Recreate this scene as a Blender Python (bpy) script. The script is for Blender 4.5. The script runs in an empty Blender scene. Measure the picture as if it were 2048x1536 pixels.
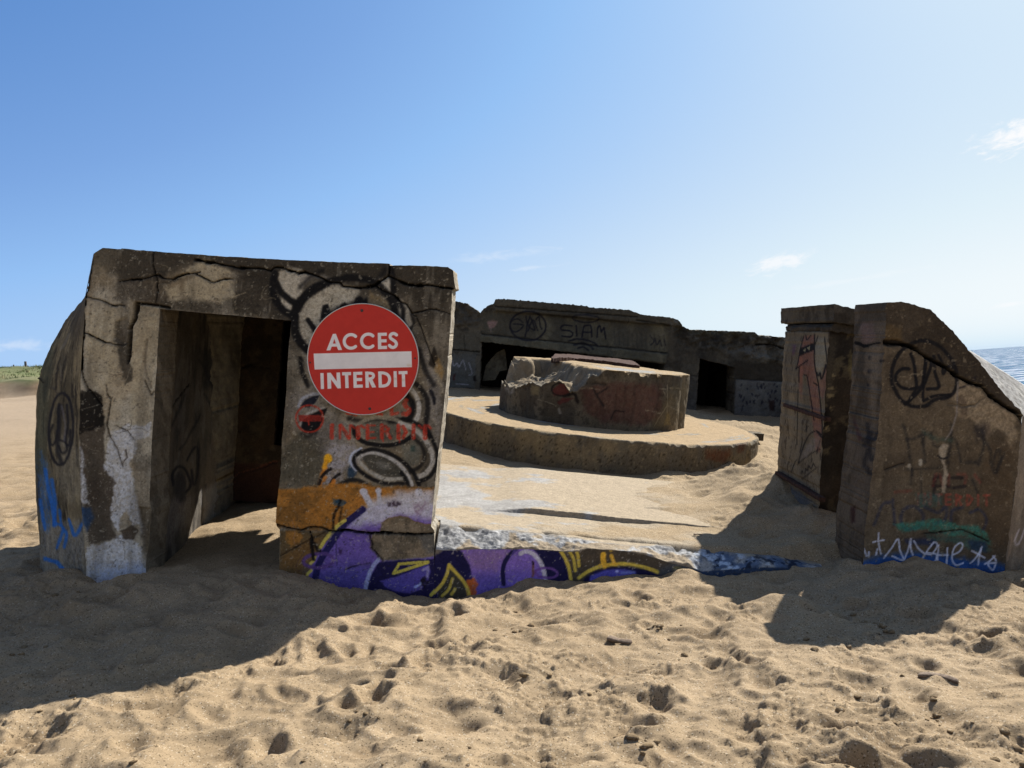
import bpy, bmesh, math, random
import numpy as np
from mathutils import Vector, Matrix

scene = bpy.context.scene
COL = scene.collection
# ------------------------------------------------------------------ camera
F = 1540.0                      # focal length in pixels of the 2048 wide photograph
RHO = math.radians(4.25)        # the camera was held slightly rolled
CAM = np.array([0.0, 0.0, 1.5])
cr, sr = math.cos(RHO), math.sin(RHO)
cam_data = bpy.data.cameras.new("camera")
cam_data.sensor_width = 36.0
cam_data.lens = 36.0 * F / 2048.0
cam_data.clip_start = 0.05
cam_data.clip_end = 60000.0
cam = bpy.data.objects.new("camera", cam_data)
COL.objects.link(cam)
cam.matrix_world = Matrix(((cr, sr, 0, 0), (0, 0, -1, 0), (-sr, cr, 0, 1.5), (0, 0, 0, 1)))
scene.camera = cam

# ------------------------------------------------------------------ sun and sky
EXPO = 1.15; SKY_S = 0.06; SKY_K = 0.136
SUN_AZ = math.radians(43.0)     # from +Y towards +X
SUN_EL = math.radians(44.0)
sun_dir = Vector((math.sin(SUN_AZ) * math.cos(SUN_EL), math.cos(SUN_AZ) * math.cos(SUN_EL), math.sin(SUN_EL)))
sd = bpy.data.lights.new("sun", 'SUN')
sd.energy = 4.7
sd.angle = math.radians(0.53)
sd.color = (1.0, 0.955, 0.89)
sun = bpy.data.objects.new("sun", sd)
COL.objects.link(sun)
sun.rotation_euler = sun_dir.to_track_quat('Z', 'Y').to_euler()
sun.location = (20, 20, 30)

world = bpy.data.worlds.new("World")
scene.world = world
world.use_nodes = True
wn, wl = world.node_tree.nodes, world.node_tree.links
wn.clear()
w_out = wn.new('ShaderNodeOutputWorld')
w_bg = wn.new('ShaderNodeBackground')
w_bg.inputs['Strength'].default_value = SKY_S
sky = wn.new('ShaderNodeTexSky')
sky.sky_type = 'NISHITA'
sky.sun_disc = False
sky.sun_elevation = SUN_EL
sky.sun_rotation = SUN_AZ
sky.altitude = 0
sky.air_density = 1.0
sky.dust_density = 1.0
sky.ozone_density = 1.5
scene.view_settings.view_transform = 'Standard'
scene.view_settings.look = 'None'
scene.view_settings.exposure = EXPO
scene.view_settings.gamma = 1.0
scene.cycles.use_denoising = True
scene.cycles.max_bounces = 8
scene.cycles.diffuse_bounces = 4

def pix_dir(px, py):
    px = np.asarray(px, float); py = np.asarray(py, float)
    u = (px - 1024.0) / F
    v = (768.0 - py) / F
    a = u * cr + v * sr
    b = -u * sr + v * cr
    return np.stack([a, np.ones_like(a), b], -1)

def project(P):
    d = P - CAM
    y = np.maximum(d[..., 1], 0.05)
    a = d[..., 0] / y
    b = d[..., 2] / y
    return 1024.0 + F * (a * cr - b * sr), 768.0 - F * (a * sr + b * cr)

def at(px, py, Y):
    return CAM + pix_dir(px, py) * Y

def cloud_nodes():
    tc = wn.new('ShaderNodeTexCoord')
    nz = wn.new('ShaderNodeVectorMath'); nz.operation = 'NORMALIZE'
    wl.new(tc.outputs['Generated'], nz.inputs[0])
    cur = sky.outputs[0]
    # the camera's rendering of the sky: its brightness rolled off towards the sun, deep blue to pale blue
    bw_ = wn.new('ShaderNodeRGBToBW'); wl.new(cur, bw_.inputs[0])
    def mth(op, a, b=None):
        n = wn.new('ShaderNodeMath'); n.operation = op
        for i, v in enumerate((a, b)):
            if v is None: continue
            if isinstance(v, (int, float)): n.inputs[i].default_value = v
            else: wl.new(v, n.inputs[i])
        return n.outputs[0]
    e_ = mth('EXPONENT', mth('MULTIPLY', bw_.outputs[0], -SKY_K))
    lv = mth('MAXIMUM', mth('ADD', mth('MULTIPLY', mth('SUBTRACT', mth('SUBTRACT', 1.0, e_), .30), 1.5), .30), .12)
    rp = wn.new('ShaderNodeValToRGB'); wl.new(lv, rp.inputs[0])
    stops = [(0.0, (.02, .07, .2)), (.27, (.125, .285, .64)), (.38, (.205, .39, .76)), (.49, (.30, .53, .90)), (.60, (.42, .625, .93)), (.73, (.58, .745, .94)), (.86, (.74, .87, .955)), (1.0, (.92, .97, .99))]
    cr_ = rp.color_ramp
    cr_.elements[0].position = 0; cr_.elements[0].color = (*stops[0][1], 1); cr_.elements[1].position = 1; cr_.elements[1].color = (*stops[-1][1], 1)
    for ps, c_ in stops[1:-1]:
        e2 = cr_.elements.new(ps); e2.color = (*c_, 1)
    gain = 1.0 / (SKY_S * 2 ** EXPO)
    g_ = wn.new('ShaderNodeVectorMath'); g_.operation = 'SCALE'; g_.inputs['Scale'].default_value = gain
    # unseen pale veil behind the viewer, added to lift and warm the shade
    sx = wn.new('ShaderNodeSeparateXYZ'); wl.new(nz.outputs[0], sx.inputs[0])
    vf = wn.new('ShaderNodeMapRange'); vf.interpolation_type = 'SMOOTHSTEP'
    vf.inputs['From Min'].default_value = -0.45; vf.inputs['From Max'].default_value = 0.20; vf.inputs['To Min'].default_value = 0.36; vf.inputs['To Max'].default_value = 0.0
    wl.new(sx.outputs[1], vf.inputs['Value'])
    vm = wn.new('ShaderNodeMixRGB'); wl.new(vf.outputs[0], vm.inputs['Fac']); wl.new(rp.outputs[0], vm.inputs['Color1']); vm.inputs['Color2'].default_value = (.62, .58, .52, 1)
    wl.new(vm.outputs[0], g_.inputs[0]); cur = g_.outputs[0]
    clouds = [  # px, py, half width, half height, tilt, strength, noise scale
        (2050, 266, 120, 46, 8, 1.0, 9.0), (1562, 524, 95, 30, 8, 0.75, 9.0), (2030, 608, 74, 7, 3, 0.55, 7.0),
        (1010, 512, 190, 20, 2, 0.22, 5.0), (1060, 536, 120, 8, 2, 0.22, 6.0), (30, 690, 170, 20, 0, 0.30, 4.0),
        (1700, 560, 230, 9, 3, 0.20, 5.0)]
    for px, py, hw, hh, tilt, st, ns in clouds:
        c = pix_dir(px, py); c = c / np.linalg.norm(c)
        r = np.cross(c, [0, 0, 1.0]); r /= np.linalg.norm(r)
        u = np.cross(r, c)
        ta = math.radians(tilt)
        r2 = r * math.cos(ta) + u * math.sin(ta)
        u2 = -r * math.sin(ta) + u * math.cos(ta)
        dots = []
        for vec in (r2 * (F / hw), u2 * (F / hh), c):
            d = wn.new('ShaderNodeVectorMath'); d.operation = 'DOT_PRODUCT'
            wl.new(nz.outputs[0], d.inputs[0]); d.inputs[1].default_value = tuple(vec)
            dots.append(d.outputs['Value'])
        cmb = wn.new('ShaderNodeCombineXYZ')
        wl.new(dots[0], cmb.inputs[0]); wl.new(dots[1], cmb.inputs[1])
        nmap = wn.new('ShaderNodeCombineXYZ')
        m1 = wn.new('ShaderNodeMath'); m1.operation = 'MULTIPLY'; m1.inputs[1].default_value = hw / 60.0
        m2 = wn.new('ShaderNodeMath'); m2.operation = 'MULTIPLY'; m2.inputs[1].default_value = hh / 22.0
        wl.new(dots[0], m1.inputs[0]); wl.new(dots[1], m2.inputs[0])
        wl.new(m1.outputs[0], nmap.inputs[0]); wl.new(m2.outputs[0], nmap.inputs[1])
        nmap.inputs[2].default_value = px * 0.013
        nt = wn.new('ShaderNodeTexNoise'); nt.inputs['Scale'].default_value = ns / 5.0
        nt.inputs['Detail'].default_value = 9; nt.inputs['Roughness'].default_value = 0.66
        nt.inputs['Distortion'].default_value = 0.5
        wl.new(nmap.outputs[0], nt.inputs['Vector'])
        ln = wn.new('ShaderNodeVectorMath'); ln.operation = 'LENGTH'
        wl.new(cmb.outputs[0], ln.inputs[0])
        inv = wn.new('ShaderNodeMath'); inv.operation = 'SUBTRACT'; inv.inputs[0].default_value = 0.72
        wl.new(ln.outputs['Value'], inv.inputs[1])
        ns2 = wn.new('ShaderNodeMath'); ns2.operation = 'MULTIPLY_ADD'
        wl.new(nt.outputs['Fac'], ns2.inputs[0]); ns2.inputs[1].default_value = 2.2; ns2.inputs[2].default_value = -1.12
        ad = wn.new('ShaderNodeMath'); ad.operation = 'ADD'
        wl.new(inv.outputs[0], ad.inputs[0]); wl.new(ns2.outputs[0], ad.inputs[1])
        mr = wn.new('ShaderNodeMapRange'); mr.interpolation_type = 'SMOOTHSTEP'
        mr.inputs['From Min'].default_value = 0.0; mr.inputs['From Max'].default_value = 0.75
        mr.inputs['To Max'].default_value = st
        wl.new(ad.outputs[0], mr.inputs['Value'])
        fr = wn.new('ShaderNodeMapRange'); fr.inputs['From Min'].default_value = 0.2; fr.inputs['From Max'].default_value = 0.4
        wl.new(dots[2], fr.inputs['Value'])
        mm = wn.new('ShaderNodeMath'); mm.operation = 'MULTIPLY'
        wl.new(mr.outputs[0], mm.inputs[0]); wl.new(fr.outputs[0], mm.inputs[1])
        mix = wn.new('ShaderNodeMixRGB')
        wl.new(mm.outputs[0], mix.inputs['Fac']); wl.new(cur, mix.inputs['Color1'])
        mix.inputs['Color2'].default_value = (.97 * gain, .98 * gain, 1.0 * gain, 1)
        cur = mix.outputs[0]
    wl.new(cur, w_bg.inputs['Color'])
    wl.new(w_bg.outputs[0], w_out.inputs['Surface'])
cloud_nodes()

# ------------------------------------------------------------------ numeric helpers
rs = np.random.RandomState(7)
TAB = rs.rand(16, 256, 256)
def vnoise(x, y, k=0):
    t = TAB[k % 16]
    xi = np.floor(x); yi = np.floor(y)
    fx = x - xi; fy = y - yi
    fx = fx * fx * (3 - 2 * fx); fy = fy * fy * (3 - 2 * fy)
    xi = xi.astype(np.int64) & 255; yi = yi.astype(np.int64) & 255
    x1 = (xi + 1) & 255; y1 = (yi + 1) & 255
    return (t[xi, yi] * (1 - fx) + t[x1, yi] * fx) * (1 - fy) + (t[xi, y1] * (1 - fx) + t[x1, y1] * fx) * fy
def fbm(x, y, oct=4, k=0, rough=0.5):
    s = 0; a = 1.0; n = 0
    for i in range(oct):
        s = s + a * vnoise(x * 2 ** i + 17.3 * i, y * 2 ** i + 9.1 * i, k + i)
        n += a; a *= rough
    return s / n
def sstep(a, b, x):
    t = np.clip((x - a) / (b - a), 0, 1)
    return t * t * (3 - 2 * t)
def lin(c):
    c = np.asarray(c, float)
    return np.where(c <= 0.04045, c / 12.92, ((np.maximum(c, 0) + 0.055) / 1.055) ** 2.4)
def catmull(pts, n=8, closed=False):
    P = np.asarray(pts, float)
    if len(P) < 3 and not closed: return P
    if closed: Q = np.vstack([P[-1], P, P[0], P[1]])
    else: Q = np.vstack([2 * P[0] - P[1], P, 2 * P[-1] - P[-2]])
    out = []
    for i in range(1, len(Q) - 2):
        p0, p1, p2, p3 = Q[i - 1], Q[i], Q[i + 1], Q[i + 2]
        for t in np.linspace(0, 1, n, endpoint=False):
            out.append(0.5 * (2 * p1 + (p2 - p0) * t + (2 * p0 - 5 * p1 + 4 * p2 - p3) * t * t + (3 * p1 - p0 - 3 * p2 + p3) * t ** 3))
    out.append(Q[-2])
    return np.array(out)
def seg_dist(x, y, pts):
    d = np.full(x.shape, 1e9)
    for (ax, ay), (bx, by) in zip(pts[:-1], pts[1:]):
        vx, vy = bx - ax, by - ay
        L = vx * vx + vy * vy + 1e-9
        t = np.clip(((x - ax) * vx + (y - ay) * vy) / L, 0, 1)
        d = np.minimum(d, (x - ax - t * vx) ** 2 + (y - ay - t * vy) ** 2)
    return np.sqrt(d)
def inside(x, y, pts):
    r = np.zeros(x.shape, bool)
    n = len(pts); j = n - 1
    for i in range(n):
        xi, yi = pts[i]; xj, yj = pts[j]
        c = ((yi > y) != (yj > y))
        with np.errstate(divide='ignore', invalid='ignore'):
            xx = (xj - xi) * (y - yi) / ((yj - yi) if yj != yi else 1e-9) + xi
        r ^= (c & (x < xx))
        j = i
    return r

KA = np.array([1.50, 1.54, 1.62])   # shade brightness of a colour -> its real albedo

class Paint:
    """colours a surface point by point: its stains, peeling and spray paint"""
    def __init__(s, px, py, base, U, V, seed=0):
        s.x = px; s.y = py; s.U = U; s.V = V; s.k = seed
        s.c = np.tile(np.array(base, float) / 255.0, (len(px), 1))
        s.h = np.zeros(len(px))
        s.r1x = fbm(U * 9, V * 9, 4, seed + 1) - .5; s.r1y = fbm(U * 9 + 50, V * 9, 4, seed + 2) - .5
        s.r2x = fbm(U * 45, V * 45, 3, seed + 3) - .5; s.r2y = fbm(U * 45 + 50, V * 45, 3, seed + 4) - .5
    def put(s, idx, a, col, depth=0):
        a = np.clip(a, 0, 1)
        if col is not None:
            s.c[idx] = s.c[idx] * (1 - a[:, None]) + (np.array(col, float) / 255.0) * a[:, None]
        if depth: s.h[idx] -= depth * a
    def sel(s, pts, m):
        p = np.asarray(pts)
        return np.nonzero((s.x > p[:, 0].min() - m) & (s.x < p[:, 0].max() + m) & (s.y > p[:, 1].min() - m) & (s.y < p[:, 1].max() + m))[0]
    def wc(s, i, rag):
        return s.x[i] + rag * (s.r1x[i] * 2.4 + s.r2x[i] * 1.2), s.y[i] + rag * (s.r1y[i] * 2.4 + s.r2y[i] * 1.2)
    def poly(s, pts, col, soft=3, rag=4, a=1.0, depth=0, smooth=False, spk=0.0):
        if smooth: pts = catmull(pts, 6, True)
        i = s.sel(pts, soft + rag * 2 + 3)
        if len(i) == 0: return
        x, y = s.wc(i, rag)
        d = seg_dist(x, y, list(map(tuple, pts)) + [tuple(pts[0])])
        d = np.where(inside(x, y, pts), -d, d)
        al = 1 - sstep(-soft, soft, d)
        if spk: al = al * (1 - spk * sstep(.45, .62, fbm(s.U[i] * 60, s.V[i] * 60, 3, s.k + 7)))
        s.put(i, al * a, col, depth)
    def stroke(s, pts, w, col, soft=1.5, rag=0.8, a=1.0, depth=0, smooth=True, closed=False, spk=0.0):
        if smooth: pts = catmull(pts, 6, closed)
        elif closed: pts = list(pts) + [pts[0]]
        i = s.sel(pts, w + soft + rag * 2 + 3)
        if len(i) == 0: return
        x, y = s.wc(i, rag)
        d = seg_dist(x, y, list(map(tuple, pts))) - w / 2.0
        al = 1 - sstep(-soft, soft, d)
        if spk: al = al * (1 - spk * sstep(.42, .6, fbm(s.U[i] * 70, s.V[i] * 70, 3, s.k + 8)))
        s.put(i, al * a, col, depth)
    def ell(s, cx, cy, rx, ry, w, col, ang=0, t0=0, t1=360, **kw):
        t = np.radians(np.linspace(t0, t1, 33)); ca, sa = math.cos(math.radians(ang)), math.sin(math.radians(ang))
        ex, ey = rx * np.cos(t), ry * np.sin(t)
        P = np.stack([cx + ex * ca - ey * sa, cy + ex * sa + ey * ca], -1)
        if w == 0: s.poly(P, col, **kw)
        else: s.stroke(P, w, col, smooth=False, **kw)
    def crack(s, pts, w=2.2, depth=.03, col=(14, 12, 10), jag=2.6):
        P = np.asarray(pts, float)
        out = [P[0]]; rr = np.random.RandomState(int(P[0, 0] * 7 + P[0, 1]) % 100000)
        for p, q in zip(P[:-1], P[1:]):
            L = np.linalg.norm(q - p); n = max(1, int(L / 7))
            for t in range(1, n + 1):
                o = p + (q - p) * t / n
                if t < n: o = o + rr.uniform(-jag, jag, 2) * .35
                out.append(o)
        s.stroke(out, w * 2.6, (46, 41, 34), soft=3.5, rag=3.0, a=.38, smooth=False, spk=.4)
        s.stroke(out, w * .62, col, soft=.9, rag=0.7, depth=depth, smooth=False)
        k = 0
        while k < len(out) - 2:          # wider, broken stretches
            m = rr.randint(1, 4); j = min(k + m, len(out) - 1)
            if rr.rand() < .5: s.stroke(out[k:j + 1], w * rr.uniform(.9, 1.5), col, soft=1.0, rag=1.6, depth=depth * .8, smooth=False)
            k = j + rr.randint(0, 3)
    def hairlines(s, n, box, cols, seed, wmax=1.5, a=.6):
        rr = np.random.RandomState(seed)
        for k in range(n):
            x, y = rr.uniform(box[0], box[2]), rr.uniform(box[1], box[3]); an = rr.uniform(0, 6.28); P = [(x, y)]
            for j in range(rr.randint(4, 14)):
                an += rr.normal(0, .45); st = rr.uniform(3, 8); x += math.cos(an) * st; y += math.sin(an) * st; P.append((x, y))
            s.stroke(P, rr.uniform(.7, wmax), cols[rr.randint(len(cols))], soft=.8, rag=.6, a=a * rr.uniform(.5, 1), smooth=False)
    def mottle(s, col, sc=3.0, th=.5, soft=.12, a=.6, oct=5, sy=1.0, k=0, mask=None):
        n = fbm(s.U * sc, s.V * sc * sy, oct, s.k + k, .6)
        al = sstep(th - soft, th + soft, n) * a
        if mask is not None: al = al * mask
        s.put(np.arange(len(s.x)), al, col)
    def reg(s, pts, soft=8, rag=6):
        x, y = s.wc(np.arange(len(s.x)), rag)
        d = seg_dist(x, y, list(map(tuple, pts)) + [tuple(pts[0])])
        d = np.where(inside(x, y, pts), -d, d)
        return 1 - sstep(-soft, soft, d)

# ------------------------------------------------------------------ materials
def new_mat(name):
    m = bpy.data.materials.new(name); m.use_nodes = True
    nt = m.node_tree; nt.nodes.clear()
    o = nt.nodes.new('ShaderNodeOutputMaterial'); b = nt.nodes.new('ShaderNodeBsdfPrincipled')
    nt.links.new(b.outputs[0], o.inputs['Surface'])
    b.inputs['Specular IOR Level'].default_value = 0.10
    return m, nt, b
def noise(nt, vec, scale, detail=4, rough=.6):
    n = nt.nodes.new('ShaderNodeTexNoise'); n.inputs['Scale'].default_value = scale
    n.inputs['Detail'].default_value = detail; n.inputs['Roughness'].default_value = rough
    nt.links.new(vec, n.inputs['Vector']); return n.outputs['Fac']
def mrange(nt, v, a, b, c, d, smooth=False):
    n = nt.nodes.new('ShaderNodeMapRange')
    if smooth: n.interpolation_type = 'SMOOTHSTEP'
    for k, q in zip(('From Min', 'From Max', 'To Min', 'To Max'), (a, b, c, d)): n.inputs[k].default_value = q
    nt.links.new(v, n.inputs['Value']); return n.outputs[0]
def mixc(nt, kind, fac, c1, c2):
    n = nt.nodes.new('ShaderNodeMixRGB'); n.blend_type = kind
    for s_, v in (('Fac', fac), ('Color1', c1), ('Color2', c2)):
        if isinstance(v, (int, float, tuple)): n.inputs[s_].default_value = v
        else: nt.links.new(v, n.inputs[s_])
    return n.outputs[0]
def bump(nt, b, h, strength, dist, prev=None):
    n = nt.nodes.new('ShaderNodeBump'); n.inputs['Strength'].default_value = strength; n.inputs['Distance'].default_value = dist
    nt.links.new(h, n.inputs['Height'])
    if prev is not None: nt.links.new(prev, n.inputs['Normal'])
    if b is not None: nt.links.new(n.outputs[0], b.inputs['Normal'])
    return n.outputs[0]

def concrete_mat():
    m, nt, b = new_mat('weathered_concrete')
    at_ = nt.nodes.new('ShaderNodeAttribute'); at_.attribute_name = 'Col'
    tc = nt.nodes.new('ShaderNodeTexCoord').outputs['Object']
    n1 = noise(nt, tc, 55, 6, .7); n2 = noise(nt, tc, 260, 3, .6); n3 = noise(nt, tc, 14, 5, .65)
    c = mixc(nt, 'MULTIPLY', 1.0, at_.outputs['Color'], mrange(nt, n1, .3, .7, .68, 1.28))
    c = mixc(nt, 'MULTIPLY', 1.0, c, mrange(nt, n2, .3, .7, .80, 1.2))
    c = mixc(nt, 'MULTIPLY', 1.0, c, mrange(nt, n3, .3, .7, .85, 1.15))
    vo = nt.nodes.new('ShaderNodeTexVoronoi'); vo.inputs['Scale'].default_value = 38
    nt.links.new(tc, vo.inputs['Vector'])
    pit = mrange(nt, vo.outputs['Distance'], .05, .13, 1, 0)
    pm = nt.nodes.new('ShaderNodeMath'); pm.operation = 'MULTIPLY'
    nt.links.new(pit, pm.inputs[0]); nt.links.new(mrange(nt, noise(nt, tc, 6, 2), .52, .62, 0, .6), pm.inputs[1])
    c = mixc(nt, 'MIX', pm.outputs[0], c, (.03, .026, .02, 1))
    nt.links.new(c, b.inputs['Base Color'])
    b.inputs['Roughness'].default_value = .92
    p = bump(nt, None, n1, .55, .010)
    p = bump(nt, None, n2, .35, .003, p)
    bump(nt, b, pm.outputs[0], -.5, .006, p)
    return m
def sand_mat():
    m, nt, b = new_mat('beach_sand')
    at_ = nt.nodes.new('ShaderNodeAttribute'); at_.attribute_name = 'Col'
    tc = nt.nodes.new('ShaderNodeTexCoord').outputs['Object']
    n1 = noise(nt, tc, 420, 2, .6); n2 = noise(nt, tc, 120, 4, .65); n3 = noise(nt, tc, 5, 4, .6)
    c = mixc(nt, 'MULTIPLY', 1.0, at_.outputs['Color'], mrange(nt, n1, .25, .75, .60, 1.40))
    c = mixc(nt, 'MULTIPLY', 1.0, c, mrange(nt, n2, .25, .75, .84, 1.16))
    c = mixc(nt, 'MULTIPLY', 1.0, c, mrange(nt, n3, .3, .7, .94, 1.06))
    vo = nt.nodes.new('ShaderNodeTexVoronoi'); vo.inputs['Scale'].default_value = 150
    nt.links.new(tc, vo.inputs['Vector'])
    sp = nt.nodes.new('ShaderNodeSeparateColor'); nt.links.new(vo.outputs['Color'], sp.inputs[0])
    dk = mrange(nt, sp.outputs[0], .90, .93, 0, .75)
    c = mixc(nt, 'MIX', dk, c, (.06, .04, .022, 1))
    lt = mrange(nt, sp.outputs[1], .955, .97, 0, .35)
    c = mixc(nt, 'MIX', lt, c, (.55, .50, .40, 1))
    nt.links.new(c, b.inputs['Base Color'])
    b.inputs['Roughness'].default_value = .95
    b.inputs['Specular IOR Level'].default_value = .12
    p = bump(nt, None, n2, .5, .010)
    bump(nt, b, n1, .5, .004, p)
    return m
def plain(name, col, rough=.6, nscale=40, amt=.2, spec=.3, metal=0, bmp=.2):
    m, nt, b = new_mat(name)
    tc = nt.nodes.new('ShaderNodeTexCoord').outputs['Object']
    n = noise(nt, tc, nscale, 5, .65)
    c = mixc(nt, 'MULTIPLY', 1.0, (*col, 1), mrange(nt, n, .3, .7, 1 - amt, 1 + amt))
    nt.links.new(c, b.inputs['Base Color'])
    b.inputs['Roughness'].default_value = rough; b.inputs['Specular IOR Level'].default_value = spec; b.inputs['Metallic'].default_value = metal
    if bmp: bump(nt, b, n, bmp, .004)
    return m
def sign_mat():
    m, nt, b = new_mat('sign_paint')
    at_ = nt.nodes.new('ShaderNodeAttribute'); at_.attribute_name = 'Col'
    tc = nt.nodes.new('ShaderNodeTexCoord').outputs['Object']
    c = mixc(nt, 'MULTIPLY', 1.0, at_.outputs['Color'], mrange(nt, noise(nt, tc, 9, 5, .7), .3, .7, .93, 1.07))
    nt.links.new(c, b.inputs['Base Color']); b.inputs['Roughness'].default_value = .45
    b.inputs['Specular IOR Level'].default_value = .15
    return m
def sea_mat():
    m, nt, b = new_mat('sea_water')
    tc = nt.nodes.new('ShaderNodeTexCoord').outputs['Object']
    mp = nt.nodes.new('ShaderNodeMapping'); mp.inputs['Scale'].default_value = (1, 1, 1)
    mp.inputs['Rotation'].default_value = (0, 0, math.radians(35)); mp.inputs['Scale'].default_value = (.45, 1.0, 1)
    nt.links.new(tc, mp.inputs['Vector'])
    v = mp.outputs[0]
    n1 = noise(nt, v, .28, 5, .6); n2 = noise(nt, v, 1.3, 4, .6); n3 = noise(nt, v, .035, 3, .55)
    c = mixc(nt, 'MIX', mrange(nt, n3, .35, .65, 0, 1), (.018, .060, .120, 1), (.028, .080, .145, 1))
    c = mixc(nt, 'MIX', mrange(nt, n1, .35, .65, 0, .6), c, (.06, .13, .20, 1))
    foam_glint = mrange(nt, n1, .525, .565, 0, .9)  # white flecks: whitecaps and sun glints painted into the water colour
    c = mixc(nt, 'MIX', foam_glint, c, (.46, .48, .50, 1))
    nt.nodes.remove(b)
    df = nt.nodes.new('ShaderNodeBsdfDiffuse'); gl = nt.nodes.new('ShaderNodeBsdfGlossy'); mxs = nt.nodes.new('ShaderNodeMixShader')
    nt.links.new(c, df.inputs['Color']); gl.inputs['Roughness'].default_value = .10; gl.inputs['Color'].default_value = (.95, .97, 1, 1)
    mxs.inputs['Fac'].default_value = .02
    nt.links.new(df.outputs[0], mxs.inputs[1]); nt.links.new(gl.outputs[0], mxs.inputs[2])
    out = [n for n in nt.nodes if n.type == 'OUTPUT_MATERIAL'][0]; nt.links.new(mxs.outputs[0], out.inputs['Surface'])
    p = bump(nt, None, n1, 1.0, 2.2)
    bn = bump(nt, None, n2, 1.0, .6, p)
    nt.links.new(bn, gl.inputs['Normal'])
    return m
M_CON = concrete_mat(); M_SAND = sand_mat(); M_SIGN = sign_mat()
M_ALU = plain('aluminium_edge', (.55, .53, .49), .45, 60, .1, .5, .6)
M_RUST = plain('rusty_iron', (.050, .028, .021), .9, 30, .6, bmp=.8, spec=.1)
M_WOOD = plain('driftwood', (.16, .115, .078), .85, 55, .5, bmp=.8)
M_BOLT = plain('dark_bolt', (.05, .045, .042), .6)
M_POST = plain('grey_timber', (.09, .08, .075), .9)
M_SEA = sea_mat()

# ------------------------------------------------------------------ object helpers
def tag(o, label, cat, group=None):
    o['label'] = label; o['category'] = cat
    if group: o['group'] = group
    return o
def thing(name, label, cat, loc=(0, 0, 0), group=None):
    o = bpy.data.objects.new(name, None); COL.objects.link(o); o.location = loc
    o.empty_display_size = .2
    return tag(o, label, cat, group)
def mesh_np(name, V, Fq, col, mat, parent=None, tris=None, ngons=None, smooth=True):
    """vertices, quads (and triangles / n-gons) and linear colours -> one mesh object"""
    me = bpy.data.meshes.new(name)
    V = np.asarray(V, float)
    loops = [np.asarray(Fq, np.int64).reshape(-1)]; sizes = [np.full(len(Fq), 4)]
    if tris is not None and len(tris):
        loops.append(np.asarray(tris).reshape(-1)); sizes.append(np.full(len(tris), 3))
    for g in (ngons or []):
        loops.append(np.asarray(g)); sizes.append(np.array([len(g)]))
    L = np.concatenate(loops).astype(np.int32); S = np.concatenate(sizes).astype(np.int32)
    st = np.concatenate([[0], np.cumsum(S)[:-1]]).astype(np.int32)
    off = np.zeros(3)
    if parent is not None:
        off = np.array(parent.location)
    me.vertices.add(len(V)); me.vertices.foreach_set('co', (V - off).astype(np.float32).ravel())
    me.loops.add(len(L)); me.loops.foreach_set('vertex_index', L)
    me.polygons.add(len(S)); me.polygons.foreach_set('loop_start', st)
    me.polygons.foreach_set('loop_total', S)
    me.polygons.foreach_set('use_smooth', np.full(len(S), smooth))
    me.update(calc_edges=True); me.validate()
    if col is not None:
        ca = me.color_attributes.new('Col', 'FLOAT_COLOR', 'POINT')
        cc = np.ones((len(V), 4), np.float32); cc[:, :3] = col
        ca.data.foreach_set('color', cc.ravel())
    me.materials.append(mat)
    o = bpy.data.objects.new(name, me); COL.objects.link(o)
    if parent is not None: o.parent = parent
    return o

# the whole ruin has sunk and leans: one tilted frame for it
PS, QS = -0.17, 0.07
O = np.array([-.66, 6.6, .28])
ez = np.array([-PS, -QS, 1.0]); ez /= np.linalg.norm(ez)
ex = np.array([1.0, 0, PS]); ex /= np.linalg.norm(ex)
ey = np.cross(ez, ex)
def loc2w(x, y, z):
    x, y, z = np.broadcast_arrays(np.asarray(x, float), np.asarray(y, float), np.asarray(z, float))
    return O + x[..., None] * ex + y[..., None] * ey + z[..., None] * ez
def w2loc(P):
    d = P - O
    return d @ ex, d @ ey, d @ ez
def floor_z(x, y):
    return O[2] + PS * (x - O[0]) + QS * (y - O[1])
class Pl:   # plane through origin o with axes s, t; n faces the viewer
    def __init__(p, o, s, t): p.o, p.s, p.t = o, s, t; p.n = np.cross(s, t)
    def px(p, pts):
        pts = np.asarray(pts, float); d = pix_dir(pts[:, 0], pts[:, 1])
        k = ((p.o - CAM) @ p.n) / (d @ p.n)
        P = CAM + d * k[:, None]
        return np.stack([(P - p.o) @ p.s, (P - p.o) @ p.t], -1)
    def w(p, u, v, h=0):
        return p.o + np.asarray(u)[..., None] * p.s + np.asarray(v)[..., None] * p.t + np.asarray(h)[..., None] * p.n if not np.isscalar(h) else p.o + np.asarray(u)[..., None] * p.s + np.asarray(v)[..., None] * p.t + h * p.n
def front(yl): return Pl(loc2w(0, yl, 0), ex, ez)

def rough_disp(U, V, amp, sc=6, k=0):
    return amp * (fbm(U * sc, V * sc, 5, k, .55) - .5) * 2

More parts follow.
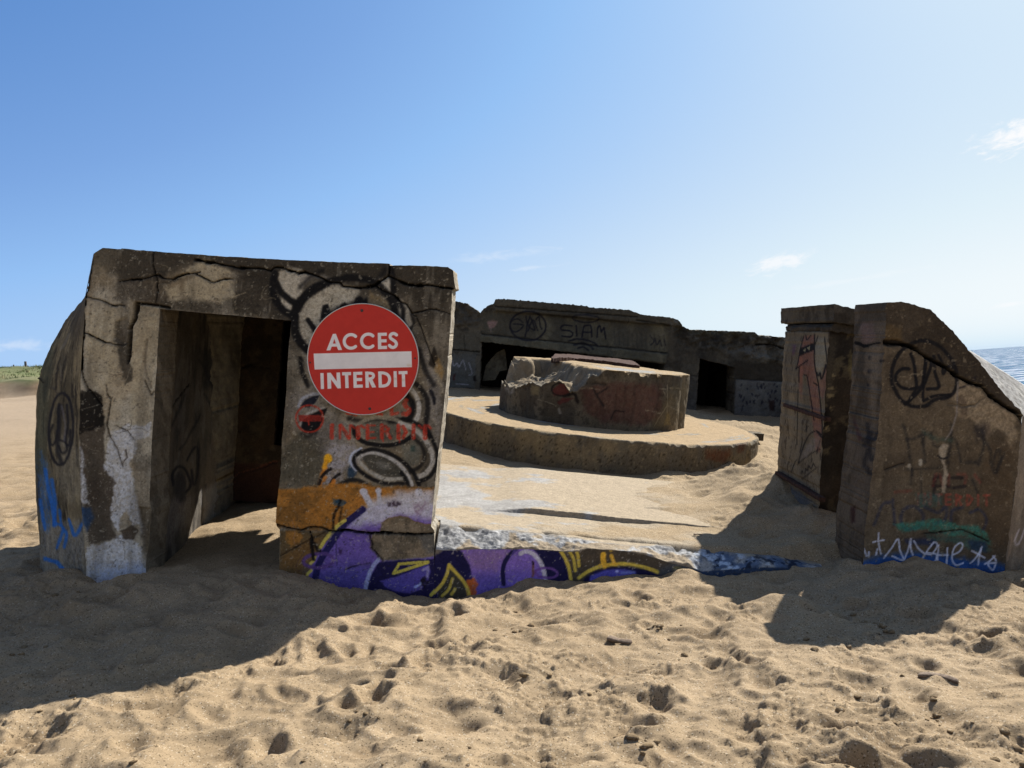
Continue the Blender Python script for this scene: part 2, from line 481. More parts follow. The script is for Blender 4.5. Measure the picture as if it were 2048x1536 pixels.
def panel(name, plane, outline, paint, base, thick, res, parent=None, holes=(), edge_rough=.012, rough=.004, side_base=None, side_paint=None, seed=0, local=False, mat=None, side_rough=.01, side_res=None, back=True):
    """a slab whose front face is a fine grid cut to an outline; its sides and back are closed"""
    loops = [np.asarray(outline, float)] + [np.asarray(h, float) for h in holes]
    if not local: loops = [plane.px(l) for l in loops]
    o = loops[0]
    u0, v0 = o.min(0) - res; u1, v1 = o.max(0) + res
    nu = int((u1 - u0) / res) + 2; nv = int((v1 - v0) / res) + 2
    gu, gv = np.meshgrid(u0 + np.arange(nu) * res, v0 + np.arange(nv) * res, indexing='ij')
    # uneven, chipped outline
    wu = (fbm(gu * 22, gv * 22, 4, seed + 5) - .5) * 2 * edge_rough; wv = (fbm(gu * 22 + 31, gv * 22, 4, seed + 6) - .5) * 2 * edge_rough
    cu = gu[:-1, :-1] + res / 2; cv = gv[:-1, :-1] + res / 2
    keep = inside(cu + wu[:-1, :-1], cv + wv[:-1, :-1], loops[0])
    for h in loops[1:]: keep &= ~inside(cu + wu[:-1, :-1], cv + wv[:-1, :-1], h)
    idx = np.arange(nu * nv).reshape(nu, nv)
    i, j = np.nonzero(keep)
    q = np.stack([idx[i, j], idx[i + 1, j], idx[i + 1, j + 1], idx[i, j + 1]], -1)
    used = np.unique(q); remap = np.full(nu * nv, -1); remap[used] = np.arange(len(used))
    q = remap[q]; U = gu.ravel()[used].copy(); V = gv.ravel()[used].copy()
    # boundary edges (directed as in their quad)
    e = np.concatenate([q[:, [0, 1]], q[:, [1, 2]], q[:, [2, 3]], q[:, [3, 0]]])
    key = np.minimum(e[:, 0], e[:, 1]) * len(used) + np.maximum(e[:, 0], e[:, 1])
    uq, inv, cnt = np.unique(key, return_inverse=True, return_counts=True)
    be = e[cnt[inv] == 1]
    bv = np.unique(be)
    # pull border vertices on to the outline
    bx = U[bv] + wu.ravel()[used][bv]; by = V[bv] + wv.ravel()[used][bv]
    best = np.full(len(bv), 1e9); tx = bx.copy(); ty = by.copy()
    for l in loops:
        for a, b in zip(l, np.roll(l, -1, 0)):
            d = b - a; L = d @ d + 1e-12
            t = np.clip(((bx - a[0]) * d[0] + (by - a[1]) * d[1]) / L, 0, 1)
            x = a[0] + t * d[0]; y = a[1] + t * d[1]; dd = (bx - x) ** 2 + (by - y) ** 2
            m = dd < best; best[m] = dd[m]; tx[m] = x[m]; ty[m] = y[m]
    dx = tx - bx; dy = ty - by; L = np.hypot(dx, dy); s = np.minimum(1, res * .75 / np.maximum(L, 1e-9))
    U[bv] += dx * s; V[bv] += dy * s
    P0 = plane.w(U, V)
    px, py = project(P0)
    p = Paint(px, py, base, U, V, seed)
    if paint: paint(p)
    h = p.h + rough_disp(U, V, rough, 5, seed) + rough_disp(U, V, rough * .4, 30, seed + 3)
    P1 = plane.w(U, V, h)
    colf = lin(p.c) * KA
    Vs = [P1]; Cs = [colf]; Fs = [q]
    nb = len(P1)
    # sides
    sres = side_res or max(res * 2, .02)
    ns = max(1, int(round(thick / sres)))
    mp = np.full(len(used), -1); mp[bv] = np.arange(len(bv))
    rows = []
    for k in range(ns + 1):
        t = thick * k / ns
        rough_k = rough_disp(U[bv] * 1.0 + t * .7, V[bv] + t * .7, side_rough if k else 0, 9, seed + 2)
        # jitter outward / inward in plane
        Pk = plane.w(U[bv] + (rough_k), V[bv] + rough_k * .7, (h[bv] if k == 0 else h[bv] * 0) - t)
        Vs.append(Pk); rows.append(nb + k * len(bv))
        sx, sy = project(Pk)
        sp = Paint(sx, sy, side_base or base, U[bv] + t, V[bv] + t * .6, seed + 1)
        (side_paint or (lambda z: z.mottle((60, 54, 44), 5, .5, .1, .5)))(sp)
        Cs.append(lin(sp.c) * KA)
    a, b = mp[be[:, 0]], mp[be[:, 1]]
    for k in range(ns):
        r0, r1 = rows[k], rows[k + 1]
        Fs.append(np.stack([b + r0, a + r0, a + r1, b + r1], -1))
    # back face: the same cells, coarse enough to stay light
    if back:
        base_i = sum(len(x) for x in Vs)
        Pb = plane.w(U, V, -thick + 0 * U)
        # reuse last side ring for border vertices
        Vs.append(Pb); Cs.append(np.tile(lin(np.array(side_base or base) / 255.) * KA, (len(Pb), 1)))
        qb = q[:, ::-1].copy() + base_i
        m = np.isin(q[:, ::-1], bv)
        qq = q[:, ::-1]
        qb = np.where(m, mp[qq] + rows[-1], qb)
        Fs.append(qb)
    return mesh_np(name, np.vstack(Vs), np.vstack(Fs), np.vstack(Cs), mat or M_CON, parent)

def sheet(name, P, paint, base, parent=None, seed=0, rough=.004, UV=None, mat=None, closed_u=False, flip=False, disp=None, extra=None):
    """P: (nu, nv, 3) grid of world points -> painted, slightly uneven surface"""
    nu, nv = P.shape[:2]
    du = np.gradient(P, axis=0) if not closed_u else (np.roll(P, -1, 0) - np.roll(P, 1, 0)); dv = np.gradient(P, axis=1)
    N = np.cross(du, dv); N /= np.maximum(np.linalg.norm(N, axis=-1, keepdims=True), 1e-9)
    if flip: N = -N
    if UV is None:
        lu = np.concatenate([[0], np.cumsum(np.linalg.norm(np.diff(P[:, nv // 2], axis=0), axis=1))])
        lv = np.concatenate([[0], np.cumsum(np.linalg.norm(np.diff(P[nu // 2], axis=0), axis=1))])
        U, V = np.meshgrid(lu, lv, indexing='ij')
    else: U, V = UV
    px, py = project(P.reshape(-1, 3))
    p = Paint(px, py, base, U.ravel(), V.ravel(), seed)
    if paint: paint(p)
    h = p.h + rough_disp(U.ravel(), V.ravel(), rough, 5, seed) + rough_disp(U.ravel(), V.ravel(), rough * .5, 28, seed + 3)
    if disp is not None: h = h + disp.ravel()
    X = P.reshape(-1, 3) + N.reshape(-1, 3) * h[:, None]
    idx = np.arange(nu * nv).reshape(nu, nv)
    a = idx if not closed_u else np.vstack([idx, idx[:1]])
    q = np.stack([a[:-1, :-1], a[1:, :-1], a[1:, 1:], a[:-1, 1:]], -1).reshape(-1, 4)
    if flip: q = q[:, ::-1]
    c = lin(p.c) * KA
    if extra: return X, q, c
    return mesh_np(name, X, q, c, mat or M_CON, parent)

def resample(pts, n):
    pts = np.asarray(pts, float)
    d = np.concatenate([[0], np.cumsum(np.linalg.norm(np.diff(pts, axis=0), axis=1))])
    t = np.linspace(0, d[-1], n)
    return np.stack([np.interp(t, d, pts[:, k]) for k in range(pts.shape[1])], -1)
def ruled(A, B, nu, nv):
    A = resample(A, nv); B = resample(B, nv)
    t = np.linspace(0, 1, nu)[:, None, None]
    return A[None] * (1 - t) + B[None] * t
def pxw(pts, pl):
    uv = pl.px(pts); return pl.w(uv[:, 0], uv[:, 1])

def box_np(name, x0, x1, y0, y1, z0, z1, res=.06, parent=None, base=(70, 64, 54), paint=None, seed=0, rough=.01, side=None):
    """rough concrete block in the tilted frame of the ruin"""
    pl = Pl(loc2w(0, y0, 0), ex, ez)
    return panel(name, pl, [(x0, z0), (x1, z0), (x1, z1), (x0, z1)], paint, base, y1 - y0, res, parent, local=True, seed=seed, rough=rough, side_base=side or base, side_paint=paint if side is None else black_side, side_res=res)

# ================================================================== GROUND
PF = front(0.0)                 # front face of the ruin
def ctrl(px, py, Y=None, pl=None):
    if pl is not None:
        return pxw([(px, py)], pl)[0]
    return at(px, py, Y)
ctl = []
for px, py in [(130, 1142), (200, 1158), (245, 1163), (290, 1150), (350, 1140), (430, 1145), (500, 1140), (560, 1134), (600, 1142), (640, 1156),
               (700, 1172), (760, 1180), (820, 1190), (880, 1196), (930, 1194), (970, 1186), (1010, 1172), (1060, 1162), (1100, 1157), (1140, 1161),
               (1180, 1155), (1230, 1152), (1270, 1147), (1310, 1145), (1350, 1142), (1400, 1150), (1460, 1152), (1520, 1146), (1570, 1138)]:
    ctl.append((ctrl(px, py, pl=PF), .35))
for px, py in [(1725, 1128), (1760, 1146), (1790, 1142), (1830, 1118), (1870, 1122), (1920, 1140), (1980, 1154), (2040, 1142), (2120, 1135)]:
    ctl.append((ctrl(px, py, 6.28), .4))
for x, y, z in [(-4.5, 6.9, .05), (-4.9, 7.6, .12), (-6, 7, .05), (-6, 9, .12), (-8, 7, .0), (-8, 11, .2), (-4.2, 5.5, -.05), (-5, 4, -.18), (-3, 5.4, -.05), (-3, 4, -.2),
                (-1, 5.8, -.28), (0, 5.7, -.27), (1, 5.8, -.22), (2, 5.8, -.25), (0, 4.6, -.24), (1.2, 4.6, -.2), (2.2, 5.0, -.24), (3.2, 5.3, -.22), (4, 5.8, -.22), (5, 6, -.2),
                (-1.5, 5, -.24), (-1.5, 3.5, -.22), (0, 3.2, -.2), (2, 3.2, -.2), (4, 4, -.2), (5.5, 4, -.2), (7, 6, -.2), (7, 9, -.2), (9, 9, -.3), (0, 1, -.2), (4, 1, -.2), (-4, 1, -.2),
                (0, -3, -.2), (5, -3, -.2), (-5, -3, -.2), (4.5, 7.5, -.1), (6, 12, -.2),
                (-3.0, 7.3, .10), (-2.6, 7.2, .10), (-3.3, 8.2, .24), (-2.7, 8.6, .26), (-2.1, 8.6, .22), (-2.6, 9.4, .26), (-1.6, 9.3, .2), (-1.6, 7.5, .12), (-3.4, 9.4, .3), (-4.3, 9, .2), (-2.2, 7.9, .17)]:
    ctl.append((np.array([x, y, z]), .8))
CP = np.array([c[0] for c in ctl]); CE = np.array([c[1] for c in ctl])
# heights inside the emplacement, relative to its tilted floor
pit = np.array([(-.3, 7.2, -.05), (.3, 7.3, -.04), (0, 8.2, -.06), (-.6, 8.6, -.06), (-.5, 9.3, -.05), (-.7, 7.9, -.07), (.3, 8.8, -.035), (.6, 8.0, -.03), (1, 7.1, .012), (1, 8.0, .03), (1.6, 7.6, .025), (2.2, 7.2, .03), (1.0, 9.2, .03), (2.0, 8.6, .06),
                (.3, 7.0, .01), (1.2, 6.8, .01), (1.9, 6.85, .015), (-.5, 6.9, .0),
                (0, 10.2, -.02), (-1, 10.8, .02), (1.4, 9.9, -.03), (2.6, 10.2, .02), (.6, 9.4, -.01), (3.3, 11, .12), (4.2, 12.5, .2), (4.4, 14, .22), (5, 16, .32), (3, 17, .38), (0, 17.2, .36), (-2, 17, .36), (-3, 14, .3), (-3, 11, .15),
                (2.0, 7.2, .06), (2.4, 7.6, .20), (2.5, 8.3, .32), (2.95, 8.6, .48), (2.9, 9.3, .42), (2.5, 7.0, .16), (2.95, 7.5, .34), (3.2, 7.1, .32), (3.1, 10.2, .26), (2.0, 8.2, .10), (-4, 17.5, .4), (6.6, 17.5, .42), (8, 20, .5)], float)
LW = ([0, 9, 14, 20, 26, 34, 38, 38.9, 46, 55, 70, 250], [-.2, -.1, .1, .75, 1.4, 2.3, 2.75, 3.45, 4.4, 5.35, 5.0, 7.0])
def idw(x, y, P, eps, pw=1.7):
    num = np.zeros_like(x); den = np.zeros_like(x)
    for (cx, cy, cz), e in zip(P, eps):
        w = 1.0 / ((x - cx) ** 2 + (y - cy) ** 2 + (e * .35) ** 2) ** pw
        num += w * cz; den += w
    return num / den
def ground_base(x, y):
    zf = idw(x, y, CP, CE)
    off = idw(x, y, pit, np.full(len(pit), .8))
    P = O + 0 * ex
    xl = (x - O[0]); yl = (y - O[1]) - .07 * 0
    zp = floor_z(x, y) + off
    m = sstep(.10, .26, yl) * sstep(-.9, -.65, xl + .25 * sstep(2, 4, yl) * 4) * (1 - sstep(4.4, 5.0, xl - np.clip(yl - 2.4, 0, 20) * .42))
    m = np.maximum(m, sstep(3.2, 3.8, yl) * (1 - sstep(4.4, 5.0, xl - np.clip(yl - 2.4, 0, 20) * .42)) * sstep(-6, -4, xl))
    m = m * (1 - sstep(12.5, 15, yl))
    # the slab end dips under the sand on the right
    z = zf * (1 - m) + zp * m
    w = y * .5 + (-x) * .76
    w = w + (fbm(x * .25, y * .25, 4, 3) - .5) * 5 * sstep(28, 36, w) * (1 - sstep(42, 50, w))
    far = np.interp(w, *LW)
    v = x * .8 + y * .6
    far = far - sstep(15, 75, v - np.maximum(-x, 0)) * 6.5
    f = sstep(7, 13, np.hypot(x - 0, (y - 5) * .7) - 1.5 + np.clip(-x - 5, 0, 4))
    f = np.maximum(f * (1 - m), sstep(14, 18, yl))
    z = z + .10 * np.exp(-(((x - 1.82) / .20) ** 2 + ((y - 5.50) / .14) ** 2))
    return z * (1 - f) + far * f, m

def make_ground():
    def grow(a, s0, f, end):
        o = [a]; s = s0
        while abs(o[-1]) < end:
            s *= f; o.append(o[-1] + math.copysign(s, a if a != 0 else 1))
        return o[1:]
    xr = np.arange(-5.0, 5.0001, .0095)
    xs = np.concatenate([grow(-5.0, .0095, 1.033, 700)[::-1], xr, grow(5.0, .0095, 1.045, 700)])
    yn = [2.7]
    while yn[-1] < 11: yn.append(yn[-1] + .0026 * yn[-1])
    while yn[-1] < 70: yn.append(yn[-1] + .0075 * yn[-1])
    while yn[-1] < 800: yn.append(yn[-1] + .05 * yn[-1])
    yb = grow(-2.7, .02, 1.13, 300)[::-1]
    ys = np.concatenate([[5.4 + t for t in yb], yn])
    ys = np.unique(np.concatenate([np.array([2.7 - .01 * (1.16 ** k - 1) / .16 for k in range(1, 60)])[::-1], yn]))
    X, Y = np.meshgrid(xs, ys, indexing='ij')
    Z, m = ground_base(X, Y)
    near = 1 - sstep(14, 30, np.hypot(X, Y))
    inpit = m
    trod = near * (1 - .62 * inpit * (1 - sstep(1.2, 2.4, X - 0.05 * Y)))   # the slab has only thin, wind blown sand
    inner = (sstep(-3.9, -3.6, X) * (1 - sstep(-1.2, -1.0, X)) * sstep(6.7, 6.9, Y) * (1 - sstep(9.5, 9.8, Y)))
    trod = trod * (1 - .6 * inner)
    Z = Z + trod * ((fbm(X * 1.3, Y * 1.3, 3, 1) - .5) * .12)
    Wx = X + .12 * (fbm(X * 2.2, Y * 2.2, 3, 2) - .5) * 2; Wy = Y + .12 * (fbm(X * 2.2 + 9, Y * 2.2, 3, 3) - .5) * 2
    n = fbm(Wx * 3.6, Wy * 4.4, 4, 4, .45)
    Z += trod * (n - .5) * .115
    rg = 1 - np.abs(fbm(Wx * 5.5, Wy * 6.5, 3, 6) - .5) * 4.5
    Z += trod * .010 * np.clip(rg, 0, 1) ** 1.5
    grain = np.zeros_like(Z)
    rr = np.random.RandomState(11)
    # footprints and scuffed hollows
    def dent(cx, cy, rx, ry, ang, dep, rough_=0):
        R = max(rx, ry) * 2.2
        i0, i1 = np.searchsorted(xs, [cx - R, cx + R]); j0, j1 = np.searchsorted(ys, [cy - R, cy + R])
        if i1 - i0 < 3 or j1 - j0 < 3: return
        x = X[i0:i1, j0:j1] - cx; y = Y[i0:i1, j0:j1] - cy
        x = x + .25 * rx * (n[i0:i1, j0:j1] - .5) * 6; y = y + .25 * ry * (rg[i0:i1, j0:j1] * .5)
        c, s_ = math.cos(ang), math.sin(ang)
        a = (x * c + y * s_) / rx; b = (-x * s_ + y * c) / ry
        r = np.sqrt(a * a + b * b)
        bowl = -dep * (1 - sstep(.1, 1.12, r)) * (1 + .5 * a)
        rim = dep * .35 * np.exp(-((r - 1.25) / .34) ** 2) * (1 - .5 * a)
        k = trod[i0:i1, j0:j1] ** .5
        Z[i0:i1, j0:j1] += (bowl + rim) * k
        grain[i0:i1, j0:j1] = np.maximum(grain[i0:i1, j0:j1], (1 - sstep(.2, .95, r)) * min(1, dep / .05))
    for k in range(720):
        cy = 2.6 + 10.5 * rr.rand() ** 1.25; cx = rr.uniform(-.8, .8) * cy + rr.uniform(-.4, .4)
        P0 = floor_z(cx, cy)
        i = min(len(xs) - 1, np.searchsorted(xs, cx)); j = min(len(ys) - 1, np.searchsorted(ys, cy))
        if trod[i, j] < .5: continue
        big = rr.rand()
        rx = rr.uniform(.085, .20) * (1 + .5 * (big > .85)); ry = rx * rr.uniform(.5, .85)
        dent(cx, cy, rx, ry, rr.uniform(0, math.pi), rr.uniform(.016, .040) * (1 + .35 * (big > .85)))
    for k in range(900):
        cy = 9 + 30 * rr.rand(); cx = rr.uniform(-.72, -.55) * cy
        dent(cx, cy, .22, .16, rr.uniform(0, 3), .04)
    # crumbly clods in patches
    cl = sstep(.54, .64, fbm(X * 1.9 + 40, Y * 1.9, 3, 8)) * trod
    f1 = fbm(X * 21, Y * 24, 3, 9, .55)
    Z += cl * .015 * sstep(.55, .66, f1)
    Z += near * (fbm(X * 17, Y * 20, 3, 12, .6) - .5) * .011 * (1 - .5 * inpit)
    # wind ripples / scarp on the far dune
    w = Y * .5 - X * .76
    dune = sstep(38.7, 39.1, w + (fbm(X * .25, Y * .25, 4, 3) - .5) * 5)
    scarp = sstep(37.4, 38.1, w + (fbm(X * .25, Y * .25, 4, 3) - .5) * 5) * (1 - dune)
    leftfar = sstep(15, 30, w)
    Z += leftfar * ((fbm(X * .16, Y * .16, 4, 5) - .5) * .5) + scarp * leftfar * ((fbm(X * 1.3, Y * 1.3, 4, 6) - .5) * .45)
    Z += dune * leftfar * (fbm(X * .5, Y * .5, 4, 2) - .5) * .5
    # colour
    base = np.array([.252, .187, .113]); wet = np.array([.178, .129, .076]); coarse = np.array([.140, .093, .050]); pale = np.array([.275, .206, .127])
    C = np.tile(base, X.shape + (1,))
    def mix(C, c, a): return C * (1 - a[..., None]) + np.array(c) * a[..., None]
    C = mix(C, pale, sstep(.45, .65, fbm(X * .9, Y * .9, 4, 10)) * .6)
    C = mix(C, coarse, np.clip(grain, 0, 1) * .55 * sstep(.35, .6, fbm(X * 12, Y * 12, 3, 2)))
    C = mix(C, wet, sstep(.52, .66, fbm(X * 2.6, Y * 3.0, 4, 13)) * .35 * near)
    C = mix(C, [.245, .19, .115], inpit * .35)
    C = mix(C, [.275, .235, .175], inpit * .75 * (1 - sstep(9.0, 10.2, Y)) * (1 - sstep(1.2, 2.2, X)) * sstep(.36, .56, fbm(X * 1.7, Y * 3.2, 4, 15)))
    C = mix(C, [.245, .19, .134], leftfar * .8)
    C = mix(C, [.15, .103, .062], scarp * leftfar * sstep(.42, .56, fbm(X * 1.6, Y * 1.6, 4, 1)))
    C = mix(C, [.105, .118, .05], dune * leftfar * (.8 + .2 * sstep(.38, .55, fbm(X * .35, Y * .35, 4, 7))))
    C = mix(C, [.035, .055, .02], dune * leftfar * .75 * sstep(.50, .60, fbm(X * .22, Y * .30, 4, 9)))
    nx, ny = X.shape
    idx = np.arange(nx * ny).reshape(nx, ny)
    q = np.stack([idx[:-1, :-1], idx[1:, :-1], idx[1:, 1:], idx[:-1, 1:]], -1).reshape(-1, 4)
    o = mesh_np('sand_ground', np.stack([X, Y, Z], -1).reshape(-1, 3), q, C.reshape(-1, 3), M_SAND)
    o['kind'] = 'structure'
    return xs, ys, Z
GX, GY, GZ = make_ground()
def gz(x, y):
    i = int(np.clip(np.searchsorted(GX, x) - 1, 0, len(GX) - 2)); j = int(np.clip(np.searchsorted(GY, y) - 1, 0, len(GY) - 2))
    fx = np.clip((x - GX[i]) / (GX[i + 1] - GX[i]), 0, 1); fy = np.clip((y - GY[j]) / (GY[j + 1] - GY[j]), 0, 1)
    return (GZ[i, j] * (1 - fx) + GZ[i + 1, j] * fx) * (1 - fy) + (GZ[i, j + 1] * (1 - fx) + GZ[i + 1, j + 1] * fx) * fy

# ------------------------------------------------------------------ sea
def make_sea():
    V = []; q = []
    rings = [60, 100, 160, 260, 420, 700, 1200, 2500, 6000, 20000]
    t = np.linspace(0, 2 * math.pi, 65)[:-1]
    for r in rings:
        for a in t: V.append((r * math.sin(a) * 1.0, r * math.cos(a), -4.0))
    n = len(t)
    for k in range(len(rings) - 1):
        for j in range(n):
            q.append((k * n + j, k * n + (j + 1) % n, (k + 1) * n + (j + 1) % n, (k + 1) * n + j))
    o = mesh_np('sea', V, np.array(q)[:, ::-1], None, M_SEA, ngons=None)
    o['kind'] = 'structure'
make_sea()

# ================================================================== RUIN
DK = (52, 48, 40); MID = (92, 84, 69); LT = (124, 114, 94); BLK = (19, 18, 17); WH = (158, 155, 150)
def weather(p, light=LT, dark=DK, a=.6, top=None):
    p.mottle(light, 3.2, .52, .14, a * .6, k=1)
    p.mottle(dark, 2.1, .55, .13, a, k=2, oct=6)
    p.mottle(dark, 9, .60, .07, a * .7, k=4)
    p.mottle((min(255, light[0] + 12), light[1] + 8, light[2] - 4), 14, .64, .05, a * .5, k=6)
def grime(p):
    p.mottle((60, 54, 44), 5, .5, .1, .5); p.mottle((110, 100, 82), 8, .6, .06, .5, k=3)

def inv_alb(c):
    c = np.asarray(c, float) / KA
    s = np.where(c <= .0031308, c * 12.92, 1.055 * np.maximum(c, 0) ** (1 / 2.4) - .055)
    return tuple(s * 255)
SANDC = inv_alb((.255, .187, .108))
def paint_front(p):
    ALL = np.arange(len(p.x))
    p.c[:] = np.array((100, 91, 75)) / 255.
    # left column and lintel are paler, the pier darker
    col = p.reg([(150, 480), (330, 480), (330, 1200), (150, 1200)], 10, 3)
    p.put(ALL, col * .92, (148, 138, 117))
    p.put(ALL, p.reg([(540, 480), (920, 480), (910, 900), (870, 990), (540, 990)], 10, 3) * .8, (74, 68, 57))
    p.mottle((166, 156, 134), 3.2, .52, .14, .45, k=1)
    p.mottle((70, 62, 50), 2.6, .56, .12, .5, k=2, oct=6)
    p.mottle((58, 52, 43), 9, .60, .06, .3, k=4)
    p.mottle((140, 118, 84), 2.4, .60, .1, .35, k=9)
    # dark algae along the top and over the lintel
    top = p.reg([(180, 480), (920, 480), (920, 560), (905, 600), (860, 640), (820, 600), (700, 575), (640, 560), (560, 560), (520, 575), (440, 528), (390, 520), (330, 556), (250, 565), (215, 540), (190, 530)], 12, 9)
    p.put(ALL, top * .88, (50, 45, 37))
    p.put(ALL, p.reg([(186, 495), (240, 495), (238, 520), (228, 545), (200, 560), (184, 540)], 8, 8) * .5, (110, 101, 83))
    p.poly([(235, 560), (330, 545), (345, 600), (320, 620), (270, 640), (245, 690), (232, 730), (225, 690), (230, 620)], (54, 48, 40), 8, 8, .75, spk=.3)
    p.poly([(440, 580), (500, 540), (545, 545), (560, 620), (590, 650), (570, 640), (480, 628), (450, 612)], (46, 41, 34), 10, 8, .85, spk=.2)
    p.poly([(318, 598), (400, 604), (480, 612), (560, 625), (570, 640), (318, 617)], (52, 47, 38), 4, 4, .7, spk=.5)
    for q in [[(372, 566), (398, 550), (432, 550), (462, 562), (470, 590), (440, 605), (395, 600), (365, 590)], [(352, 560), (390, 528), (405, 520), (440, 530), (465, 545), (440, 556), (400, 548)], [(330, 575), (360, 572), (365, 596), (338, 598)]]:
        p.poly(q, (150, 137, 110), 6, 6, .85, spk=.15)
    p.poly([(256, 600), (318, 612), (312, 700), (300, 850), (262, 850), (262, 700)], (150, 137, 110), 6, 5, .6)
    p.poly([(184, 620), (240, 610), (255, 640), (238, 660), (235, 760), (205, 790), (172, 760), (168, 640)], (150, 137, 110), 8, 7, .7, spk=.1)
    # big stains on the left column
    p.poly([(154, 783), (188, 782), (202, 795), (211, 830), (212, 860), (206, 900), (212, 940), (228, 962), (226, 1000), (222, 1050), (232, 1075), (180, 1090), (166, 1040), (170, 985), (160, 930), (158, 860)], (72, 63, 51), 3, 4, .92)
    p.poly([(154, 783), (185, 782), (203, 798), (212, 835), (206, 852), (180, 862), (158, 866)], (27, 24, 20), 3, 5, .95)
    p.poly([(170, 960), (200, 950), (196, 1010), (172, 1010)], (58, 48, 38), 8, 5, .5)
    for q in [[(214, 898), (222, 865), (250, 852), (300, 848), (300, 872), (276, 880), (262, 930), (268, 975), (278, 1010), (283, 1048), (262, 1052), (252, 1020), (236, 1060), (222, 1040), (228, 990), (224, 960), (208, 935)],
              [(172, 1092), (214, 1086), (240, 1068), (262, 1072), (281, 1095), (286, 1130), (306, 1146), (290, 1175), (172, 1180)], [(160, 890), (168, 905), (172, 960), (178, 1010), (164, 1005)], [(276, 1040), (292, 1050), (290, 1075), (280, 1070)]]:
        p.poly(q, (172, 170, 166), 2.5, 6, .97, spk=.4)
    p.poly([(180, 1130), (290, 1125), (306, 1150), (290, 1190), (180, 1190)], (128, 138, 160), 14, 8, .6, spk=.3)
    p.poly([(205, 985), (224, 955), (232, 968), (220, 1000)], (80, 70, 58), 2, 3, .8)
    p.poly([(240, 1060), (262, 1052), (276, 1062), (268, 1080), (245, 1078)], (66, 56, 45), 2, 4, .9)
    p.poly([(160, 1015), (180, 1018), (188, 1036), (172, 1062), (164, 1050)], (30, 62, 104), 5, 4, .7)
    p.stroke([(160, 1030), (158, 1070), (152, 1110), (148, 1120)], 5, (34, 80, 150), 1.5, 1.5, .8)
    # broken corner at the foot of the jamb
    p.poly([(276, 1014), (300, 1018), (302, 1035), (293, 1120), (284, 1085), (280, 1045)], (74, 64, 48), 3, 3, .8, depth=.03)
    # deep split beside the jamb
    p.poly([(270, 610), (280, 612), (274, 640), (265, 655), (262, 700), (261, 722), (255, 728), (254, 700), (256, 660), (268, 635)], (9, 8, 7), 1.5, 2, 1, depth=.13)
    p.stroke([(272, 607), (300, 609), (338, 615)], 5, (20, 17, 13), 1.5, 1.5, .95, depth=.05)
    p.poly([(234, 642), (254, 632), (262, 650), (254, 690), (240, 690), (228, 676)], (62, 55, 44), 3, 4, .7, depth=.02)
    p.stroke([(294, 680), (290, 710), (292, 740), (302, 775)], 5, (88, 78, 62), 2, 2, .7, depth=.012)
    p.poly([(226, 678), (252, 690), (262, 730), (264, 760), (250, 770), (238, 720), (228, 692)], (40, 36, 30), 4, 5, .7)
    p.mottle((50, 45, 37), 9, .61, .10, .30, oct=5, sy=.12, k=31)
    p.mottle((150, 142, 124), 12, .66, .06, .25, oct=4, sy=.15, k=33)
    # ---- spray painting on the pier
    K = (20, 19, 19)
    p.poly([(556, 545), (575, 533), (602, 540), (632, 552), (612, 570), (592, 600), (575, 592), (560, 570)], (160, 151, 132), 4, 4, .95, spk=.2)
    p.poly([(562, 590), (570, 592), (584, 610), (584, 632), (572, 624), (562, 606)], (160, 151, 132), 3, 3, .95)
    p.poly([(600, 660), (598, 630), (612, 600), (640, 580), (675, 570), (705, 573), (720, 585), (705, 600), (655, 620), (640, 660), (628, 695), (612, 690)], (156, 147, 127), 5, 5, .95, spk=.3)
    p.poly([(740, 585), (760, 590), (785, 620), (792, 645), (760, 640), (735, 610)], (118, 100, 70), 5, 5, .8, spk=.3)
    p.poly([(752, 560), (765, 553), (780, 557), (780, 582), (770, 584), (756, 572)], (164, 156, 138), 3, 3, .95, spk=.15)
    p.poly([(788, 600), (800, 597), (815, 612), (828, 650), (818, 655), (800, 640)], (150, 140, 120), 3, 3, .9, spk=.2)
    p.stroke([(600, 560), (630, 553), (660, 558)], 8, (120, 114, 104), 5, 3, .7)
    p.stroke([(549, 548), (545, 572), (551, 598), (566, 620), (590, 634)], 15, K, 3, 1.5, .95)
    p.stroke([(553, 566), (566, 588), (582, 602), (592, 606)], 13, K, 3, 1.5, .95)
    p.stroke([(600, 575), (625, 552), (645, 542)], 9, K, 5, 2, .7)
    p.stroke([(655, 566), (625, 580), (602, 602), (590, 630), (590, 660), (602, 685), (622, 705)], 17, K, 3, 1.5, .97)
    p.stroke([(660, 562), (700, 556), (735, 560), (758, 572), (780, 600), (792, 632), (800, 652)], 14, K, 3.5, 2, .9)
    p.stroke([(770, 540), (762, 556), (745, 572)], 12, K, 5, 2, .7)
    p.stroke([(783, 530), (784, 560), (788, 590), (800, 612)], 12, K, 3, 2, .9)
    p.stroke([(806, 618), (806, 640), (812, 655)], 9, K, 3, 1, .9)
    p.stroke([(822, 630), (828, 645), (822, 658)], 6, K, 3, 1, .7)
    p.poly([(645, 610), (655, 608), (662, 625), (690, 605), (703, 612), (712, 596), (722, 592), (728, 600), (734, 594), (736, 606), (725, 618), (690, 618), (660, 640), (640, 660), (640, 640)], K, 2.5, 2, .97)
    p.stroke([(616, 640), (622, 648), (632, 664)], 10, K, 2, 1, .97)
    p.stroke([(600, 716), (605, 745), (616, 772)], 9, K, 3, 1.5, .9)
    p.stroke([(612, 712), (617, 740), (624, 760)], 5, (128, 122, 112), 2, 1, .7)
    # pale ground and eyes at the lower left of the sign
    p.poly([(575, 790), (620, 775), (650, 815), (680, 835), (720, 840), (700, 870), (720, 900), (700, 940), (660, 945), (640, 900), (610, 870), (580, 850)], (112, 106, 98), 16, 10, .6, spk=.4)
